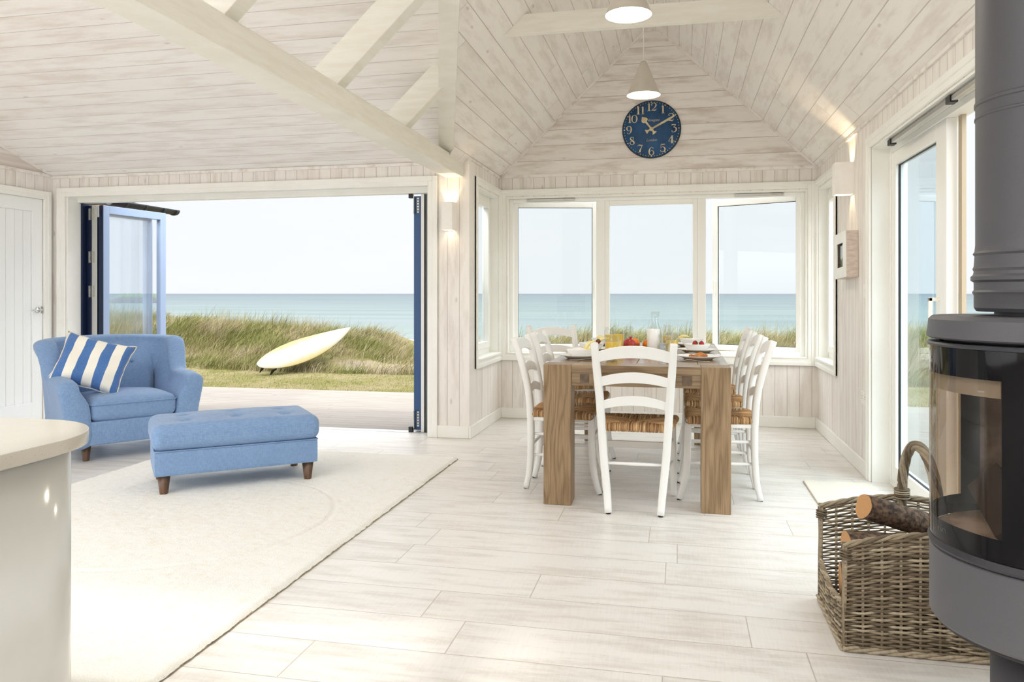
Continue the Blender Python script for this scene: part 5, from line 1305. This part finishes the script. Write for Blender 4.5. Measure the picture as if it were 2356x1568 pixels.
go = bpy.data.objects.new('grass', me); COL.objects.link(go); go['kind'] = 'stuff'; tag(go, 'green and straw coloured dune grass beyond the deck', 'grass')
# wild seed heads with stems would be part of the same grass

# ------------------------------------------------------------------ surfboard
sb = thing('surfboard', 'pale yellow surfboard propped on the dune grass, tail down', 'surfboard', (-6.41, 10.92, .05))
LB, WB = 1.80, .25; n = 40; vs = []; prof_n = 16
for i in range(n+1):
    s = i/n; w = WB*math.sin(PI*min(1,s*.985+.012)**.82)**.74; w = max(w, .003); th = .032*math.sin(PI*(s*.94+.03))**.5; rk = .10*(abs(s-.42)/.58)**2.6
    for j in range(prof_n):
        a = 2*PI*j/prof_n; cc, ss = math.cos(a), math.sin(a); vs.append((w*abs(cc)**.7*(1 if cc > 0 else -1), s*LB, rk+th*(.75*ss if ss > 0 else 1.0*ss)))
fs = [(i*prof_n+j, i*prof_n+(j+1)%prof_n, (i+1)*prof_n+(j+1)%prof_n, (i+1)*prof_n+j) for i in range(n) for j in range(prof_n)]+[tuple(range(prof_n))[::-1], tuple(n*prof_n+j for j in range(prof_n))]
M_sb = mat('waxed_board', srgb(248,240,206), .45); t = M_sb.node_tree
p3 = N(t,'SeparateXYZ'); L(t, N(t,'TexCoord').outputs['Object'], p3.inputs[0])
ax_ = math_n(t,'ADD', math_n(t,'ABSOLUTE', p3.outputs[0]), math_n(t,'MULTIPLY', math_n(t,'SUBTRACT', noise(t,5,4), .5), .09))
edge_y = maprange(t, math_n(t,'ABSOLUTE', math_n(t,'SUBTRACT', p3.outputs[1], .85)), .55, .95, 0, .12)
L(t, mixc(t, maprange(t, math_n(t,'ADD', ax_, edge_y), .10, .21, 0, 1), mixc(t, maprange(t, noise(t,9,6,.7,sc=(3,1,1)), .55,.75,0,.6), srgb(206,204,192), srgb(160,154,138)), srgb(212,188,100)), bsdf(M_sb).inputs['Base Color'])
MB().add(vs, fs, 0, True).build('board', M_sb, sb)
for fx in (-.13, .0, .13):
    fy = .22 if fx else .12
    MB().prism([(fx,fy-.05,-.02),(fx,fy+.06,-.025),(fx,fy+.0,-.07),(fx,fy-.055,-.135),(fx,fy-.07,-.13)], (.008,0,0)).build('fin', M_black, sb)
d = (Vector((-5.62, 12.29, .50))-Vector((-6.41, 10.92, .05))).normalized()
nrm = Vector((.40,-.50,.74)); nrm = (nrm-d*nrm.dot(d)).normalized(); xax = d.cross(nrm)
sb.rotation_euler = Matrix((xax, d, nrm)).transposed().to_euler()
# ------------------------------------------------------------------ roof eave with gutter over the left of the deck
ev = thing('roof_eave', 'tiled roof eave with a gutter showing at the top left of the doorway', 'roof eave', (-5.84, 7.2, 2.165))
M_tile = mottled('slate_roof_tile', srgb(84,88,92), srgb(50,52,56), 9, .5)
M_soff = mottled('brown_soffit', srgb(150,112,74), srgb(110,80,52), 8, .6, sc=(1,6,1))
mb = MB()
for i in range(5):
    mb.obox((-.55+.0*i, -.05+i*.17, .085+i*.0), (.75,0,.12), (0,.09,.0), (0,.0,.012))
mb.build('roof_tiles', M_tile, ev)
MB().box(-1.6,.05,-.25,.75,-.02,.0).build('soffit', M_soff, ev)
gp = [(math.cos(a)*.055, math.sin(a)*.055) for a in np.linspace(PI, 2*PI, 12)]+[(math.cos(a)*.050, math.sin(a)*.050) for a in np.linspace(2*PI, PI, 12)]
MB().sweep([(.11,-.3,.0),(.11,.25,.0),(.11,.78,.0)], gp).build('gutter', M_black, ev)
for yy in (-.1,.2,.5,.72): MB().sweep([(.11,yy,.0),(.11,yy+.03,.0)], [(a*1.12,b*1.12) for a,b in gp]).build('gutter_bracket', M_tile, ev)
# keep parented pieces and loose ends tidy
bpy.context.view_layer.update()
